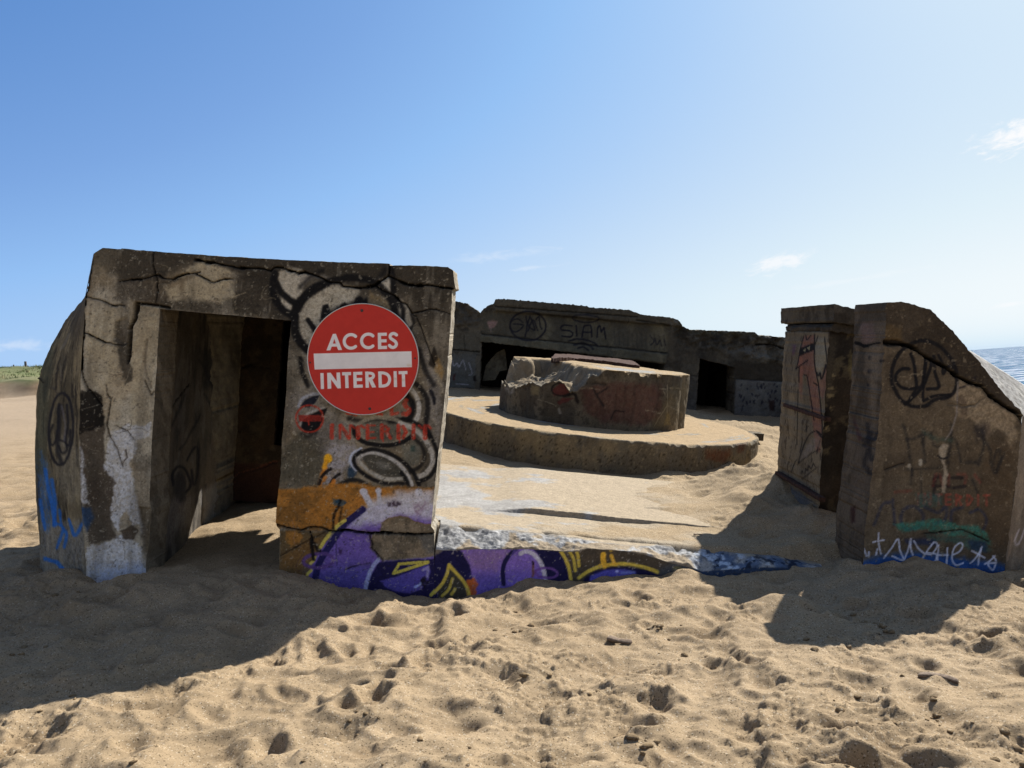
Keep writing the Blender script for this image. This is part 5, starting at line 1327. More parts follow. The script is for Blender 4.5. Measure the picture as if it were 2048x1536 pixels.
def paint_chamfer(p):
    p.mottle((122, 108, 90), 3, .5, .12, .6, k=1, sy=.5); p.mottle((76, 66, 54), 5, .56, .08, .5, k=2, sy=.5)
    p.stroke([(2038, 1060), (2030, 1080), (2036, 1090), (2046, 1070), (2052, 1050)], 3.5, (160, 150, 150), 1.5, 1, .7)
    p.stroke([(2024, 1070), (2020, 1100), (2014, 1120)], 4, (140, 118, 96), 2, 2, .6, spk=.3)


def simple_paint(p): weather(p)
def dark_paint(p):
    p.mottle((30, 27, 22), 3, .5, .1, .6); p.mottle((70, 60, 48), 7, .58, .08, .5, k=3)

# ---- left shelter
shelter = thing('concrete_shelter', 'graffiti covered concrete shelter with open doorway, holding the round red sign', 'bunker', loc2w(-1.6, .2, -.3))
WALL_OUT = [(189, 506), (205, 496), (300, 502), (380, 508), (450, 513), (600, 521), (700, 525), (778, 527), (782, 531), (840, 531), (896, 534),
            (906, 541), (908, 560), (911, 577), (904, 580), (904, 600), (898, 690), (893, 760), (886, 830), (880, 880), (873, 940), (867, 1000), (862, 1054), (868, 1062), (870, 1330),
            (558, 1330), (559, 1100), (560, 1058), (551, 1050), (554, 1000), (561, 950), (564, 880), (572, 790), (577, 700), (583, 641),
            (320, 618), (320, 626), (315, 700), (309, 800), (303, 900), (299, 1000), (303, 1020), (292, 1120), (290, 1330),
            (170, 1330), (172, 1140), (168, 1080), (162, 1000), (158, 900), (160, 800), (163, 730), (168, 640), (172, 590)]
panel('front_wall', PF, WALL_OUT, paint_front, MID, .36, .0078, shelter, seed=3, rough=.007, edge_rough=.004, side_base=(122, 115, 102), side_paint=front_sides)
PA, PB = front(0.0), front(.62)
edgeA = pxw([(189, 506), (172, 590), (168, 640), (163, 730), (160, 800), (158, 900), (162, 1000), (168, 1080), (172, 1140), (172, 1330)], PA)
edgeB = pxw([(188, 507), (171, 592), (131, 640), (103, 690), (82, 740), (73, 790), (70, 900), (72, 1000), (80, 1100), (84, 1330)], PB)
sheet('side_wall', ruled(edgeB, edgeA, 60, 300), paint_side, (88, 78, 58), shelter, seed=21, rough=.006)
# the body behind the curved side
P5 = front(.60)
body = [(188, 509), (172, 592), (132, 641), (104, 691), (83, 741), (74, 791), (72, 900), (74, 1000), (82, 1100), (86, 1330)]
inner = [(300, 1330), (300, 1050), (312, 900), (318, 700), (330, 610), (330, 520)]
panel('outer_wall', P5, body + inner, None, MID, 2.6, .03, shelter, seed=22, side_base=MID, side_paint=simple_paint)
PI2 = front(2.7)
jA = pxw([(321, 617), (316, 700), (310, 800), (304, 900), (300, 1000), (292, 1120), (290, 1330)], front(.05))
jB = pxw([(462, 560), (462, 640), (460, 800), (456, 1000), (455, 1200)], PI2)
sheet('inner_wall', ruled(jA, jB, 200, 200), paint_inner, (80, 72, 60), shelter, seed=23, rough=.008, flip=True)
zl = PF.px([(320, 618), (583, 641)])[:, 1]; zt = PF.px([(300, 502), (896, 534)])[:, 1]
ceil_z = float(zl.mean()); top_z = float(zt.mean())
xl0 = float(PF.px([(172, 600)])[0, 0])
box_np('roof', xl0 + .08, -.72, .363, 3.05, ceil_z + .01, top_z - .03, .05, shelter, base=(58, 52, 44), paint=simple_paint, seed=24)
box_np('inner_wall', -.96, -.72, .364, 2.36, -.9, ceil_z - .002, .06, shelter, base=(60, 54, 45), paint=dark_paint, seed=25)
xb0 = float(PI2.px([(440, 800)])[0, 0]); xb1 = float(PI2.px([(553, 800)])[0, 0]); xb2 = float(PI2.px([(590, 800)])[0, 0])
nz0 = float(PI2.px([(565, 892)])[0, 1])
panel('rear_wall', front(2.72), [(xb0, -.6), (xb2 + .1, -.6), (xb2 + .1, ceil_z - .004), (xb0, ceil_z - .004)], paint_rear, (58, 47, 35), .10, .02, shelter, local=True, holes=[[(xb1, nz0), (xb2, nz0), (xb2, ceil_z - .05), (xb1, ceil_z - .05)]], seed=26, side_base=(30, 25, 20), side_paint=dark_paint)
# closed box added behind the rear wall's tall slot to keep it dark
box_np('dark_box_wall', xb2 + .02, xb2 + .1, 2.825, 4.2, -.6, ceil_z - .01, .06, shelter, base=(36, 31, 26), paint=dark_paint, seed=30)
box_np('dark_box_wall', xb1 - .5, xb1 - .4, 2.825, 4.2, -.6, ceil_z - .01, .06, shelter, base=(36, 31, 26), paint=dark_paint, seed=31)
box_np('dark_box_wall', xb1 - .39, xb2 + .01, 4.1, 4.2, -.6, ceil_z - .01, .06, shelter, base=(36, 31, 26), paint=dark_paint, seed=32)
box_np('dark_box_ceiling', xb1 - .5, xb2 + .1, 3.055, 4.2, ceil_z - .005, ceil_z + .15, .06, shelter, base=(36, 31, 26), paint=dark_paint, seed=33)
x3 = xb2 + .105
panel('rear_sun_mask', front(2.74), [(x3, 1.25), (x3 + .14, 1.5), (x3 + .35, 1.88), (x3 + .52, 1.9), (x3 + .75, 1.55), (-.963, 1.5), (-.963, ceil_z - .006), (x3, ceil_z - .006)], dark_paint, (50, 44, 36), .26, .03, shelter, local=True, seed=27, side_base=(30, 26, 22), edge_rough=.03)  # unseen piece, lower edge shaped to let in the sun patch on the floor
# dark inner passage further back

# ---- sign
def make_sign():
    s = thing('no_entry_sign', 'round red metal sign with white bar reading ACCES INTERDIT, bolted to the shelter wall', 'sign')
    pl = front(-.055)
    c = pl.px([(726, 719)])[0]; e = pl.px([(837, 719), (615, 719), (726, 608), (726, 830)])
    rx = (e[0, 0] - e[1, 0]) / 2; ry = (e[2, 1] - e[3, 1]) / 2
    s.location = pl.w(c[:1], c[1:])[0] + ey * .02
    t = np.linspace(0, 2 * math.pi, 161)[:-1]
    out = np.stack([c[0] + rx * np.cos(t), c[1] + ry * np.sin(t)], -1)
    f = panel('sign_face', pl, out, paint_sign, (164, 45, 36), .003, .0029, s, local=True, seed=0, rough=.0008, edge_rough=0, side_base=(170, 160, 140), side_paint=lambda p: None, mat=M_SIGN, side_rough=0, side_res=.01)
    # rolled aluminium edge
    V = []; q = []; n = len(t)
    prof = [(1.0, .004), (1.012, .003), (1.014, -.012), (1.010, -.024), (.992, -.024), (.990, -.004)]
    for a in t:
        for r, h in prof:
            V.append(pl.w(np.array([c[0] + rx * r * math.cos(a)]), np.array([c[1] + ry * r * math.sin(a)]), np.array([h]))[0])
    m = len(prof)
    for i in range(n):
        for j in range(m):
            q.append((i * m + j, ((i + 1) % n) * m + j, ((i + 1) % n) * m + (j + 1) % m, i * m + (j + 1) % m))
    mesh_np('sign_rim', V, np.array(q)[:, ::-1], None, M_ALU, s)
    # standoffs and bolts
    for bx, by in [(955, 517), (1022, 1355), (513, 961), (1409, 924)]:
        b = pl.px([(500 + bx / 4.267, 500 + by / 4.267)])[0]
        bm = bmesh.new()
        V = []; q = []; k = 14
        r0 = .010 if bx in (955, 1022) else .006
        prof = [(0.0001, .0052), (r0 * .6, .0050), (r0, .003), (r0 * 1.0, .0008), (r0 * 1.25, .0006), (r0 * 1.25, -.056), (.0001, -.056)]
        for i in range(k):
            a = 2 * math.pi * i / k
            for r, h in prof: V.append(pl.w(np.array([b[0] + r * math.cos(a)]), np.array([b[1] + r * math.sin(a)]), np.array([h]))[0])
        m = len(prof)
        for i in range(k):
            for j in range(m - 1): q.append((i * m + j, i * m + j + 1, ((i + 1) % k) * m + j + 1, ((i + 1) % k) * m + j))
        mesh_np('bolt', V, np.array(q)[:, ::-1], None, M_BOLT, s)
        bm.free()
make_sign()

# ---- floor slab with its painted, broken front edge
def make_slab():
    xa = float(PF.px([(869.5, 1100)])[0, 0])
    top_px = [(870, 1066), (950, 1070), (1050, 1078), (1150, 1087), (1250, 1096), (1350, 1102), (1420, 1106), (1520, 1114), (1620, 1122)]
    low_px = [(870, 1098), (900, 1100), (950, 1098), (1000, 1098), (1050, 1097), (1090, 1099), (1130, 1103), (1160, 1102), (1175, 1096), (1250, 1101), (1290, 1108), (1330, 1122), (1380, 1134), (1405, 1142), (1460, 1138), (1520, 1134), (1620, 1134)]
    up = PF.px(top_px); lo = PF.px(low_px)
    xb = up[-1, 0] + .15
    xa -= .8; U = np.arange(xa, xb, .0085)
    ztop = np.interp(U, up[:, 0], up[:, 1]) * 0 - .0
    zlow = np.interp(U, lo[:, 0], lo[:, 1])
    # profile: back -> front along the top, over the chipped bevel, down the face
    yb_ = np.concatenate([np.linspace(3.2, 1.0, 60), np.linspace(.99, .40, 60), np.linspace(.39, 0.0, 58)])
    nb_ = len(yb_); nf = 70
    chip = np.clip(-zlow, .006, .3)[:, None]                       # how deep the broken edge goes
    wid = (.10 + chip * 1.25) * (1 + .5 * (fbm(U * 5, U * 0, 3, 5) - .5)[:, None] * 2)
    Yg = np.tile(yb_, (len(U), 1)); behind = (U < xa + .799)[:, None]; Yg = np.where(behind, np.maximum(Yg, .37), Yg); Xg = np.tile(U[:, None], (1, nb_))
    t = np.clip(1 - Yg / wid, 0, 1)
    r = fbm(Xg * 9, Yg * 9, 5, 3, .6) - .5
    Zt = -chip * (t ** 1.15) + (t > 0) * np.minimum(1, t * 4) * r * .07 * np.minimum(1, chip / .05)
    Zt[:, -1] = -chip[:, 0]
    led = np.interp(U, PF.px([(930, 1030), (1410, 1045)])[:, 0] * 1.17, [0, 1])
    # a raised second layer, its edge facing the viewer
    ledge_y = .93 + .10 * (fbm(U * 2.4, U * 0, 4, 9) - .5)[:, None]
    inl = (sstep(.25, .8, U) * (1 - sstep(2.75, 2.9, U)))[:, None]
    Zt += .05 * inl * sstep(0, .018, Yg - ledge_y)
    Zt += .012 * (fbm(Xg * 3, Yg * 3, 4, 6) - .5)
    Ptop = loc2w(Xg, Yg, Zt)
    s = np.linspace(0, 1, nf)[None, 1:] ** 1.0
    Zf = -chip + (-.75 + chip) * s
    Yf = 0 * Zf + np.where(behind, .37, 0.0)
    Pf = loc2w(np.tile(U[:, None], (1, nf - 1)), Yf, Zf)
    P = np.concatenate([Ptop, Pf], 1)
    UU = np.tile(U[:, None], (1, P.shape[1])); VV = np.concatenate([Yg, Zf], 1)
    global slab_bev, slab_face
    slab_bev = np.concatenate([np.minimum(1, t * 5), np.zeros_like(Zf)], 1).ravel()
    slab_face = np.concatenate([np.zeros_like(Yg), np.ones_like(Zf)], 1).ravel()
    o = sheet('floor_slab', P, paint_slab, (150, 147, 140), None, seed=31, rough=.003, UV=(UU, VV), flip=True)
    tag(o, 'grey concrete floor slab, drifted with sand, its broken front edge painted purple', 'slab')
make_slab()

# ---- gun platform: ring and drum
CX, CY_ = .104 * 13.0 - .15, 13.0
cl_ = w2loc(np.array([CX, CY_, floor_z(CX, CY_)]))
cxl, cyl = float(cl_[0]), float(cl_[1])
RR, RD, HR, HD = 2.72, 1.55, .45, .87
def make_platform():
    root = thing('gun_platform', 'round two tier concrete gun platform standing in the middle of the emplacement', 'gun platform', loc2w(cxl, cyl, 0))
    n = 900
    th = np.linspace(0, 2 * math.pi, n, endpoint=False)
    # lower tier
    prof = [(RR + .02, -.5)] + [(RR, z) for z in np.linspace(-.45, HR - .02, 34)] + [(RR - .012, HR)] + [(r, HR) for r in np.linspace(RR - .03, RD - .3, 50)]
    prof = np.array(prof)
    T, _ = np.meshgrid(th, prof[:, 0], indexing='ij')
    R = np.tile(prof[:, 0], (n, 1)); Z = np.tile(prof[:, 1], (n, 1))
    R = R + .022 * (fbm(T * 9, Z * 4 + R, 4, 3) - .5) * (R > RR - .1)
    edge = np.exp(-((R - RR) ** 2 + (Z - HR) ** 2) / .0015)
    Z = Z - .035 * edge * sstep(.5, .7, fbm(T * 30, R, 3, 5)) + .03 * (fbm(R * np.cos(T) * 2, R * np.sin(T) * 2, 4, 1) - .5) * (Z > HR - .015)
    P = loc2w(cxl + R * np.cos(T), cyl + R * np.sin(T), Z)
    UU = T * RR; VV = np.tile(np.concatenate([[0], np.cumsum(np.linalg.norm(np.diff(prof, axis=0), axis=1))]), (n, 1))
    global plat_top
    plat_top = (VV > VV[0, 36]).ravel()
    sheet('lower_tier', P, paint_ring, (98, 86, 66), root, seed=41, rough=.006, UV=(UU, VV), closed_u=True)
    # drum with its broken corner
    def brk(T, r):      # depth of the broken part
        x = r * np.cos(T); y = r * np.sin(T)
        w = fbm(x * 2.5, y * 2.5, 4, 8) - .5
        m = sstep(-.50, -.75, x + w * .5 + .25 * y) * sstep(.75, .35, y + w * .6)
        return m * (.33 + .26 * (fbm(x * 3 + 5, y * 3, 5, 2, .5) - .5) * 2 + .10 * sstep(-.7, -1.5, x))
    def topz(T, r):
        return HR + HD - brk(T, r) - .05 * sstep(.55, .75, fbm(T * 14, r * 4, 4, 11)) * sstep(RD - .25, RD, r)
    nv = 50
    s = np.linspace(0, 1, nv)
    Tg, Sg = np.meshgrid(th, s, indexing='ij')
    tz = topz(Tg, np.full_like(Tg, RD - .01))
    Zs = HR - .06 + (tz - .015 - HR + .06) * Sg
    Rs = RD * (1 - .030 * (1 - np.cos(((Tg * 6.5 / math.pi) % 1 - .5) * math.pi)) ) + .03 * (fbm(Tg * 8, Zs * 5, 4, 4) - .5) - .03 * np.abs(((Tg * 9.5 / math.pi) % 1) - .5) * 0
    rt = np.concatenate([[RD - .008], np.linspace(RD - .025, .02, 70)])
    Tt, Rt = np.meshgrid(th, rt, indexing='ij')
    Zt = topz(Tt, Rt) + .02 * (fbm(Rt * np.cos(Tt) * 3, Rt * np.sin(Tt) * 3, 4, 1) - .5)
    P = np.concatenate([loc2w(cxl + Rs * np.cos(Tg), cyl + Rs * np.sin(Tg), Zs), loc2w(cxl + Rt * np.cos(Tt), cyl + Rt * np.sin(Tt), Zt)], 1)
    UU = np.concatenate([Tg * RD, Tt * RD], 1); VV = np.concatenate([Zs, HR + HD + (RD - Rt)], 1)
    global drum_top, drum_brk
    drum_top = np.concatenate([np.zeros_like(Tg), np.ones_like(Tt)], 1).ravel()
    drum_brk = np.concatenate([brk(Tg, Rs) * (Sg > .8), brk(Tt, Rt)], 1).ravel()
    sheet('upper_tier', P, paint_drum, (84, 75, 60), root, seed=42, rough=.005, UV=(UU, VV), closed_u=True)
make_platform()

def rough_slab(name, pts, z0, z1, mat, base=None, seed=0, parent=None, amp=.01):
    """flat broken plate lying on a tier: irregular outline in the ruin's frame"""
    pl = Pl(loc2w(0, 0, z1), ex, ey)
    return panel(name, pl, pts, None if base is None else simple_paint, base or (90, 60, 45), z1 - z0, .025, parent, local=True, seed=seed, rough=amp, edge_rough=.03, mat=mat, side_base=base or (90, 60, 45), side_res=.03)
ptop = Pl(loc2w(0, 0, HR + HD), ex, ey)
o = rough_slab('rusty_plate', ptop.px([(1103, 722), (1150, 722), (1215, 729), (1278, 737), (1262, 725), (1180, 716), (1110, 713)]), HR + HD - .03, HR + HD + .055, M_RUST, seed=51, amp=.02)
tag(o, 'flat rust brown iron plate lying on top of the round concrete platform', 'plate')
pr = Pl(loc2w(0, 0, .38), ex, ey)
a = pr.px([(1500, 868)])[0]
o = rough_slab('concrete_chunk', [(a[0], a[1]), (a[0] + .24, a[1]), (a[0] + .26, a[1] + .3), (a[0], a[1] + .3)], .28, .40, M_CON, base=(60, 54, 45), seed=52)
tag(o, 'small flat concrete chunk sticking out beside the rim of the gun platform', 'concrete chunk')

# ---- back wall of the emplacement
YB = 10.9
PBk = front(YB)
bw = thing('back_wall', 'long dark ruined concrete wall with lintel and dark openings behind the gun platform', 'wall', loc2w(2.0, YB, 0))
BW = [(700, 592), (800, 596), (903, 600), (915, 603), (935, 608), (950, 618), (961, 626), (966, 617), (978, 611), (986, 607), (992, 599), (1003, 598), (1100, 606), (1172, 612), (1178, 615), (1255, 620),
      (1266, 624), (1280, 629), (1345, 636), (1356, 641), (1360, 648), (1378, 660), (1400, 660), (1470, 663), (1508, 664), (1514, 670), (1540, 672), (1580, 676), (1700, 686), (1900, 705),
      (1900, 900), (700, 900)]
OPEN1 = [(963, 683), (1040, 692), (1150, 706), (1250, 718), (1329, 728), (1327, 800), (958, 800)]
OPEN2 = [(1399, 716), (1420, 722), (1470, 734), (1469, 780), (1465, 850), (1391, 850), (1396, 760)]
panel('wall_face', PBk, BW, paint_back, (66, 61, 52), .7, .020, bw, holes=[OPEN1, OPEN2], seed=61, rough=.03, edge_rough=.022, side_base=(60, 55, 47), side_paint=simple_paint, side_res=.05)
# dark chambers behind the openings
def px2l(px, py, pl): return pl.px([(px, py)])[0]
ax0 = px2l(940, 700, PBk)[0]; ax1 = px2l(1345, 700, PBk)[0]; bx0 = px2l(1380, 700, PBk)[0]; bx1 = px2l(1490, 700, PBk)[0]
ztp = px2l(1150, 640, PBk)[1]
for x0, x1 in ((ax0, ax1), (bx0, bx1)):
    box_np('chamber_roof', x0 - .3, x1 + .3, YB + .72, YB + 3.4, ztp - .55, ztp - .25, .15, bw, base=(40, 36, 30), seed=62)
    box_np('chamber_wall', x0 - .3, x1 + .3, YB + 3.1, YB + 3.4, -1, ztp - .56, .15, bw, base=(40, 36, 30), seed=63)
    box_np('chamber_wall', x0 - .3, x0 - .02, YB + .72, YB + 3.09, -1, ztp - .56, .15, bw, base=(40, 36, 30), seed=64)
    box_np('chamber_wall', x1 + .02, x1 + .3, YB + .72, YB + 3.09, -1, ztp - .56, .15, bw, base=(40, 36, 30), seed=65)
PLs = front(YB + .9)
o = panel('leaning_slab', PLs, [(968, 748), (972, 730), (992, 706), (1008, 698), (1011, 705), (1014, 740), (1000, 742), (990, 760), (965, 762)], simple_paint, (92, 86, 72), .15, .03, None, seed=66, rough=.01)
tag(o, 'pale broken slab leaning in the dark opening under the back wall lintel', 'concrete slab')

# ---- side wall of the emplacement on the right, behind the pillar
def wall_seg(name, p0, p1, th, h, base, parent, seed):
    p0 = np.array(p0); p1 = np.array(p1); d = p1 - p0; L = np.linalg.norm(d); d /= L
    o_ = np.array([p0[0], p0[1], floor_z(*p0) - .6]); s3 = np.array([d[0], d[1], (floor_z(*p1) - floor_z(*p0)) / L]); s3 /= np.linalg.norm(s3)
    t3 = np.array([0, 0, 1.0]); t3 = t3 - (t3 @ s3) * s3; t3 /= np.linalg.norm(t3)
    pl = Pl(o_, s3, t3)
    return panel(name, pl, [(0, 0), (L, 0), (L, h + .6), (L * .7, h + .55), (L * .4, h + .66), (0, h + .6)], simple_paint, base, th, .06, parent, local=True, seed=seed, rough=.03, edge_rough=.05, side_base=base)
wall_seg('wall_side', (6.75, 17.6), (3.75, 9.15), .7, 1.2, (70, 64, 54), bw, 71)

# ---- pillar
pilY = .95
PP = front(pilY)
pil = thing('concrete_pillar', 'square concrete pillar with overhanging cap and orange figure graffiti, beside the right wing wall', 'pillar', loc2w(3.6, pilY + .8, -.2))
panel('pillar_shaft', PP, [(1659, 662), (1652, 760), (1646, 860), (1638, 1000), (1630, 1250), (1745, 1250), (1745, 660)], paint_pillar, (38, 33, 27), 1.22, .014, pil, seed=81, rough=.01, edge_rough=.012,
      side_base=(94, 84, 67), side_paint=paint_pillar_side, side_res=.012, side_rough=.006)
panel('pillar_cap', front(pilY - .11), [(1667, 608), (1722, 621), (1735, 624), (1735, 652), (1722, 652), (1667, 645)], paint_cap, (62, 55, 45), 1.46, .014, pil, seed=82, rough=.008, edge_rough=.012, side_base=(64, 57, 46), side_paint=grime_dark, side_res=.03)
panel('cap_neck', front(pilY - .045), [(1664, 647), (1745, 653), (1745, 672), (1661, 663)], None, (52, 46, 38), 1.26, .016, pil, seed=83, rough=.02, edge_rough=.02, side_base=(50, 44, 36), side_paint=grime_dark, side_res=.04, side_rough=.03)

# ---- right wing wall
wingY = -.28
PW = front(wingY)
wing = thing('wing_wall', 'massive graffiti tagged concrete wing wall with sloping top at the right of the emplacement', 'wall', loc2w(3.9, 0, -.3))
WG = [(1772, 605), (1800, 605), (1857, 618), (1868, 626), (1900, 659), (1960, 728), (2005, 785), (2034, 815), (2046, 830), (2042, 880), (2027, 1000), (2014, 1100), (2008, 1160), (2004, 1320), (1718, 1320), (1730, 1060), (1745, 940), (1757, 850), (1766, 720)]
panel('wing_face', PW, WG, paint_wing, (80, 69, 54), .56, .0078, wing, seed=91, rough=.008, edge_rough=.012, side_base=(74, 64, 52), side_paint=paint_wing_end, side_res=.012, side_rough=.007)
eA = pxw([(2046, 829), (2042, 880), (2027, 1000), (2014, 1100), (2008, 1160), (2004, 1320)], PW)
eB = eA + ex * .85 + ey * .62; eB[0] = eB[0] - ez * .55; eB[1:] = eB[1:]
sheet('chamfer_face', ruled(eA, eB, 70, 120), paint_chamfer, (104, 93, 78), wing, seed=92, rough=.008, flip=True)
# outer slope behind
def make_bank():
    a0 = at(1940, 700, 7.9); a1 = at(2052, 772, 8.1); a2 = at(2230, 880, 8.4)
    b0 = at(1890, 735, 6.98) ; b1 = at(2062, 860, 6.98); b2 = at(2240, 980, 7.0)
    top = resample([a0, a1, a2], 60); low = resample([b0, b1, b2], 60)
    G = top[:, None] * (1 - np.linspace(0, 1, 30)[None, :, None]) + low[:, None] * np.linspace(0, 1, 30)[None, :, None]
    down_f = low[:, None] - np.array([0, -.02, 1.0]) * (np.linspace(.04, 3.2, 20)[None, :, None])
    down_b = top[:, None] - np.array([0, -.05, 1.0]) * (np.linspace(3.2, .04, 20)[None, :, None])
    P = np.concatenate([down_b, G, down_f], 1)
    sheet('outer_slope', P, lambda p: (p.mottle((98, 95, 89), 6, .5, .12, .5), p.mottle((150, 145, 133), 30, .6, .05, .6, k=3), p.mottle((66, 62, 55), 40, .62, .05, .6, k=4)), (116, 113, 107), wing, seed=93, rough=.01, flip=False)
make_bank()

# ---- steel bars on the pillar side
def bar(px0, py0, px1, py1, r):
    # the pillar's inner side: plane through its near left edge, running back
    e0 = pxw([(1646, 860)], PP)[0]; pl = Pl(e0, ey, ez)
    a = pl.px([(px0, py0), (px1, py1)])
    A = pl.o + a[0, 0] * pl.s + a[0, 1] * pl.t; B = pl.o + a[1, 0] * pl.s + a[1, 1] * pl.t
    A = A - ex * .012; B = B - ex * .012
    d = (B - A); L = np.linalg.norm(d); d /= L
    u = ez - (ez @ d) * d; u /= np.linalg.norm(u); v = -ex
    V = []; q = []
    rr = np.random.RandomState(int(px0)); n = 24
    prof = [(-r, -.05), (-r, .006), (-r * .6, .012), (r * .6, .012), (r, .006), (r, -.05)]
    for i in range(n + 1):
        c = A + d * L * i / n + u * rr.uniform(-.004, .004)
        for a_, b_ in prof: V.append(c + u * a_ + v * b_)
    m = len(prof)
    for i in range(n):
        for j in range(m): q.append((i * m + j, i * m + (j + 1) % m, (i + 1) * m + (j + 1) % m, (i + 1) * m + j))
    ng = [list(range(m))[::-1], [n * m + j for j in range(m)]]
    return mesh_np('iron_bar', V, q, None, M_RUST, pil, ngons=ng, smooth=False)
bar(1570, 810, 1654, 838, .020)
bar(1554, 946, 1643, 999, .020)

# ---- driftwood
def stick(name, p0, p1, r, label, bend=0.0, lift=.015, knots=3):
    A = np.array(p0, float); B = np.array(p1, float); n = 26; m = 12
    d = B - A; L = np.linalg.norm(d); d /= L; up = np.array([0, 0, 1.0]); s = np.cross(d, up); s /= np.linalg.norm(s)
    V = []; q = []
    rr = np.random.RandomState(int(L * 1e4) % 9999)
    for i in range(n + 1):
        t = i / n; c = A + d * L * t + s * bend * math.sin(t * math.pi) + up * lift * math.sin(t * math.pi * .8 + .4)
        rad = r * (1 - .35 * t) * (1 + .25 * math.sin(t * 9) * .4)
        for j in range(m):
            a = 2 * math.pi * j / m; k = rad * (1 + .22 * math.sin(3 * a + t * 2) + rr.uniform(-.07, .07))
            if i in (0, n): k *= .55
            V.append(c + s * math.cos(a) * k + up * math.sin(a) * k * .8)
    for i in range(n):
        for j in range(m): q.append((i * m + j, i * m + (j + 1) % m, (i + 1) * m + (j + 1) % m, (i + 1) * m + j))
    ng = [list(range(m)), [n * m + j for j in range(m)][::-1]]
    o = mesh_np(name, V, np.array(q)[:, ::-1], None, M_WOOD, None, ngons=ng)
    return tag(o, label, 'driftwood')
def gpt(px, py, dz=0):
    d = pix_dir([px], [py])[0]
    lo, hi = 2.0, 14.0
    for _ in range(40):
        mid = (lo + hi) / 2; P = CAM + d * mid
        if P[2] > gz(P[0], P[1]): lo = mid
        else: hi = mid
    P = CAM + d * lo
    return P + np.array([0, 0, dz])
stick('driftwood', gpt(1216, 1278, .004), gpt(1264, 1286, .004), .024, 'short pale driftwood stub lying on the sunlit sand below the painted slab edge', .01, .0)
stick('driftwood', gpt(1836, 1354, .004), gpt(1918, 1368, .010), .020, 'thin dark curved driftwood stick lying on the sand at lower right', -.03, .006)
stick('twig', gpt(1387, 1071, .012), gpt(1405, 1072, .012), .008, 'tiny dark twig lying on the sandy slab beside the shadow edge', 0, .002)

# ---- loose clods of damp sand
def make_clods():
    rr = np.random.RandomState(5)
    V = []; T = []; C = []
    bm = bmesh.new(); bmesh.ops.create_icosphere(bm, subdivisions=2, radius=1.0)
    bv = np.array([v.co[:] for v in bm.verts]); bf = np.array([[l.vert.index for l in f.loops] for f in bm.faces]); bm.free()
    groups = [(rr.uniform(-.7, .7), 2.9 + 5.5 * rr.rand() ** 1.6) for _ in range(70)]
    groups = [(a * y, y) for a, y in groups]
    base = 0
    for gx, gy in groups:
        for k in range(rr.randint(2, 11)):
            x = gx + rr.normal(0, .10); y = gy + rr.normal(0, .09)
            if y > 6.25 and -4.4 < x < -.5: continue
            if y > 6.3 and x < 2.4: continue
            r = .006 + .018 * rr.rand() ** 2.5
            sc = np.array([rr.uniform(.8, 1.5), rr.uniform(.8, 1.3), rr.uniform(.5, .8)]) * r
            o = rr.rand() * 50
            nn = fbm(bv[:, 0] * 1.3 + o, bv[:, 1] * 1.3 + bv[:, 2] + o, 3, 3)
            ang = rr.rand() * 6.28; c, s = math.cos(ang), math.sin(ang)
            p = bv * sc * (1 + (nn[:, None] - .5) * 1.4)
            p = np.stack([p[:, 0] * c - p[:, 1] * s, p[:, 0] * s + p[:, 1] * c, p[:, 2]], -1)
            V.append(p + np.array([x, y, gz(x, y) + sc[2] * .35])); T.append(bf + base); base += len(bv)
            C.append(np.tile(np.array([.20, .142, .08]) * rr.uniform(.75, 1.1), (len(bv), 1)))
    o = mesh_np('sand_clods', np.vstack(V), np.zeros((0, 4), int), np.vstack(C), M_SAND, None, tris=np.vstack(T))
    o['kind'] = 'stuff'; o['label'] = 'loose clods of damp sand scattered over the trodden beach'; o['category'] = 'sand clods'
make_clods()

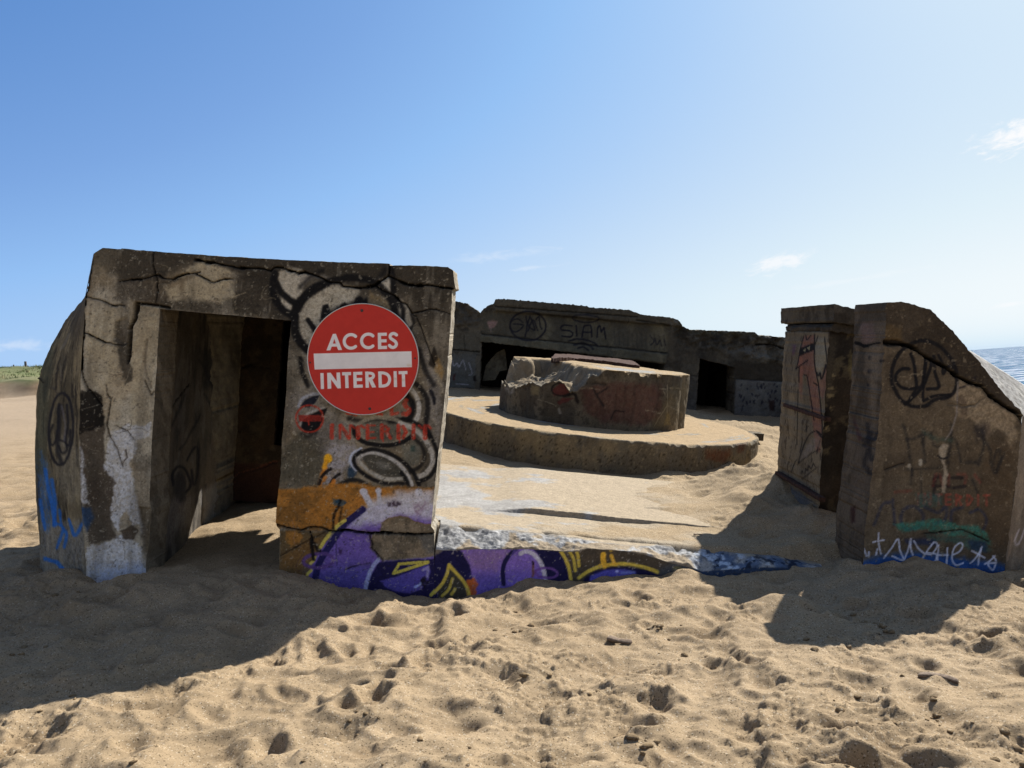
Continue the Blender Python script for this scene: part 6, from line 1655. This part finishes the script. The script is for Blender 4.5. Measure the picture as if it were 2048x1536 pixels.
# ---- fence posts and grass on the far dune
def dune_top(px):
    d = pix_dir([px], [742])[0]
    for Y in np.arange(36, 75, .25):
        P = CAM + d * Y
        if gz(P[0], P[1]) > P[2]: return P
    return CAM + d * 56
for k, (px, h, r, lab) in enumerate([(28, .3, .05, 'thinner, more distant timber post on the grassy dune crest, the left one'), (52, .45, .08, 'thicker timber post on the grassy dune crest, the right one next to the shelter')]):
    d = pix_dir([px], [740])[0]; Y = 55.0
    x, y = d[0] * Y, Y; z = gz(x, y)
    V = []; q = []; m = 10
    for i, (zz, rr_) in enumerate([(-.4, r), (h * .5, r * .97), (h - .02, r * .93), (h, r * .75)]):
        for j in range(m):
            a = 2 * math.pi * j / m; V.append((x + rr_ * math.cos(a), y + rr_ * math.sin(a), z + zz))
    for i in range(3):
        for j in range(m): q.append((i * m + j, i * m + (j + 1) % m, (i + 1) * m + (j + 1) % m, (i + 1) * m + j))
    o = mesh_np('fence_post', V, q, None, M_POST, None, ngons=[[3 * m + j for j in range(m)]])
    tag(o, lab, 'post', 'posts on the dune')
def make_grass():
    rr = np.random.RandomState(9)
    V = []; T = []; C = []; base = 0
    for k in range(9000):
        w = rr.uniform(39.5, 62); y = rr.uniform(30, 70); x = -(w - .5 * y) / .76
        a = x / y
        if a < -.74 or a > -.55: continue
        z = gz(x, y)
        cl = float(vnoise(np.array([x * .35]), np.array([y * .35]), 3)[0])
        if cl < .42 and rr.rand() < .7: continue
        h = rr.uniform(.08, .2) * (.6 + cl)
        col = np.array([.085, .115, .042]) * rr.uniform(.9, 1.4) if rr.rand() > .25 else np.array([.20, .17, .09]) * rr.uniform(.8, 1.2)
        for b in range(5):
            an = rr.rand() * 6.28; le = rr.uniform(.1, .5) * h; ww = .02
            p = np.array([x + rr.normal(0, .08), y + rr.normal(0, .08), z - .03])
            side = np.array([math.cos(an + 1.57), math.sin(an + 1.57), 0]) * ww
            V += [p - side, p + side, p + np.array([math.cos(an) * le, math.sin(an) * le, h * rr.uniform(.7, 1.1)])]
            T.append((base, base + 1, base + 2)); base += 3; C += [col] * 3
    o = mesh_np('dune_grass', V, np.zeros((0, 4), int), np.array(C), M_GRASS, None, tris=T, smooth=False)
    o['kind'] = 'stuff'; o['label'] = 'short green and straw coloured grass covering the far dune'; o['category'] = 'grass'
M_GRASS, _nt, _b = new_mat('dune_grass')
_a = _nt.nodes.new('ShaderNodeAttribute'); _a.attribute_name = 'Col'; _nt.links.new(_a.outputs['Color'], _b.inputs['Base Color']); _b.inputs['Roughness'].default_value = .8
make_grass()
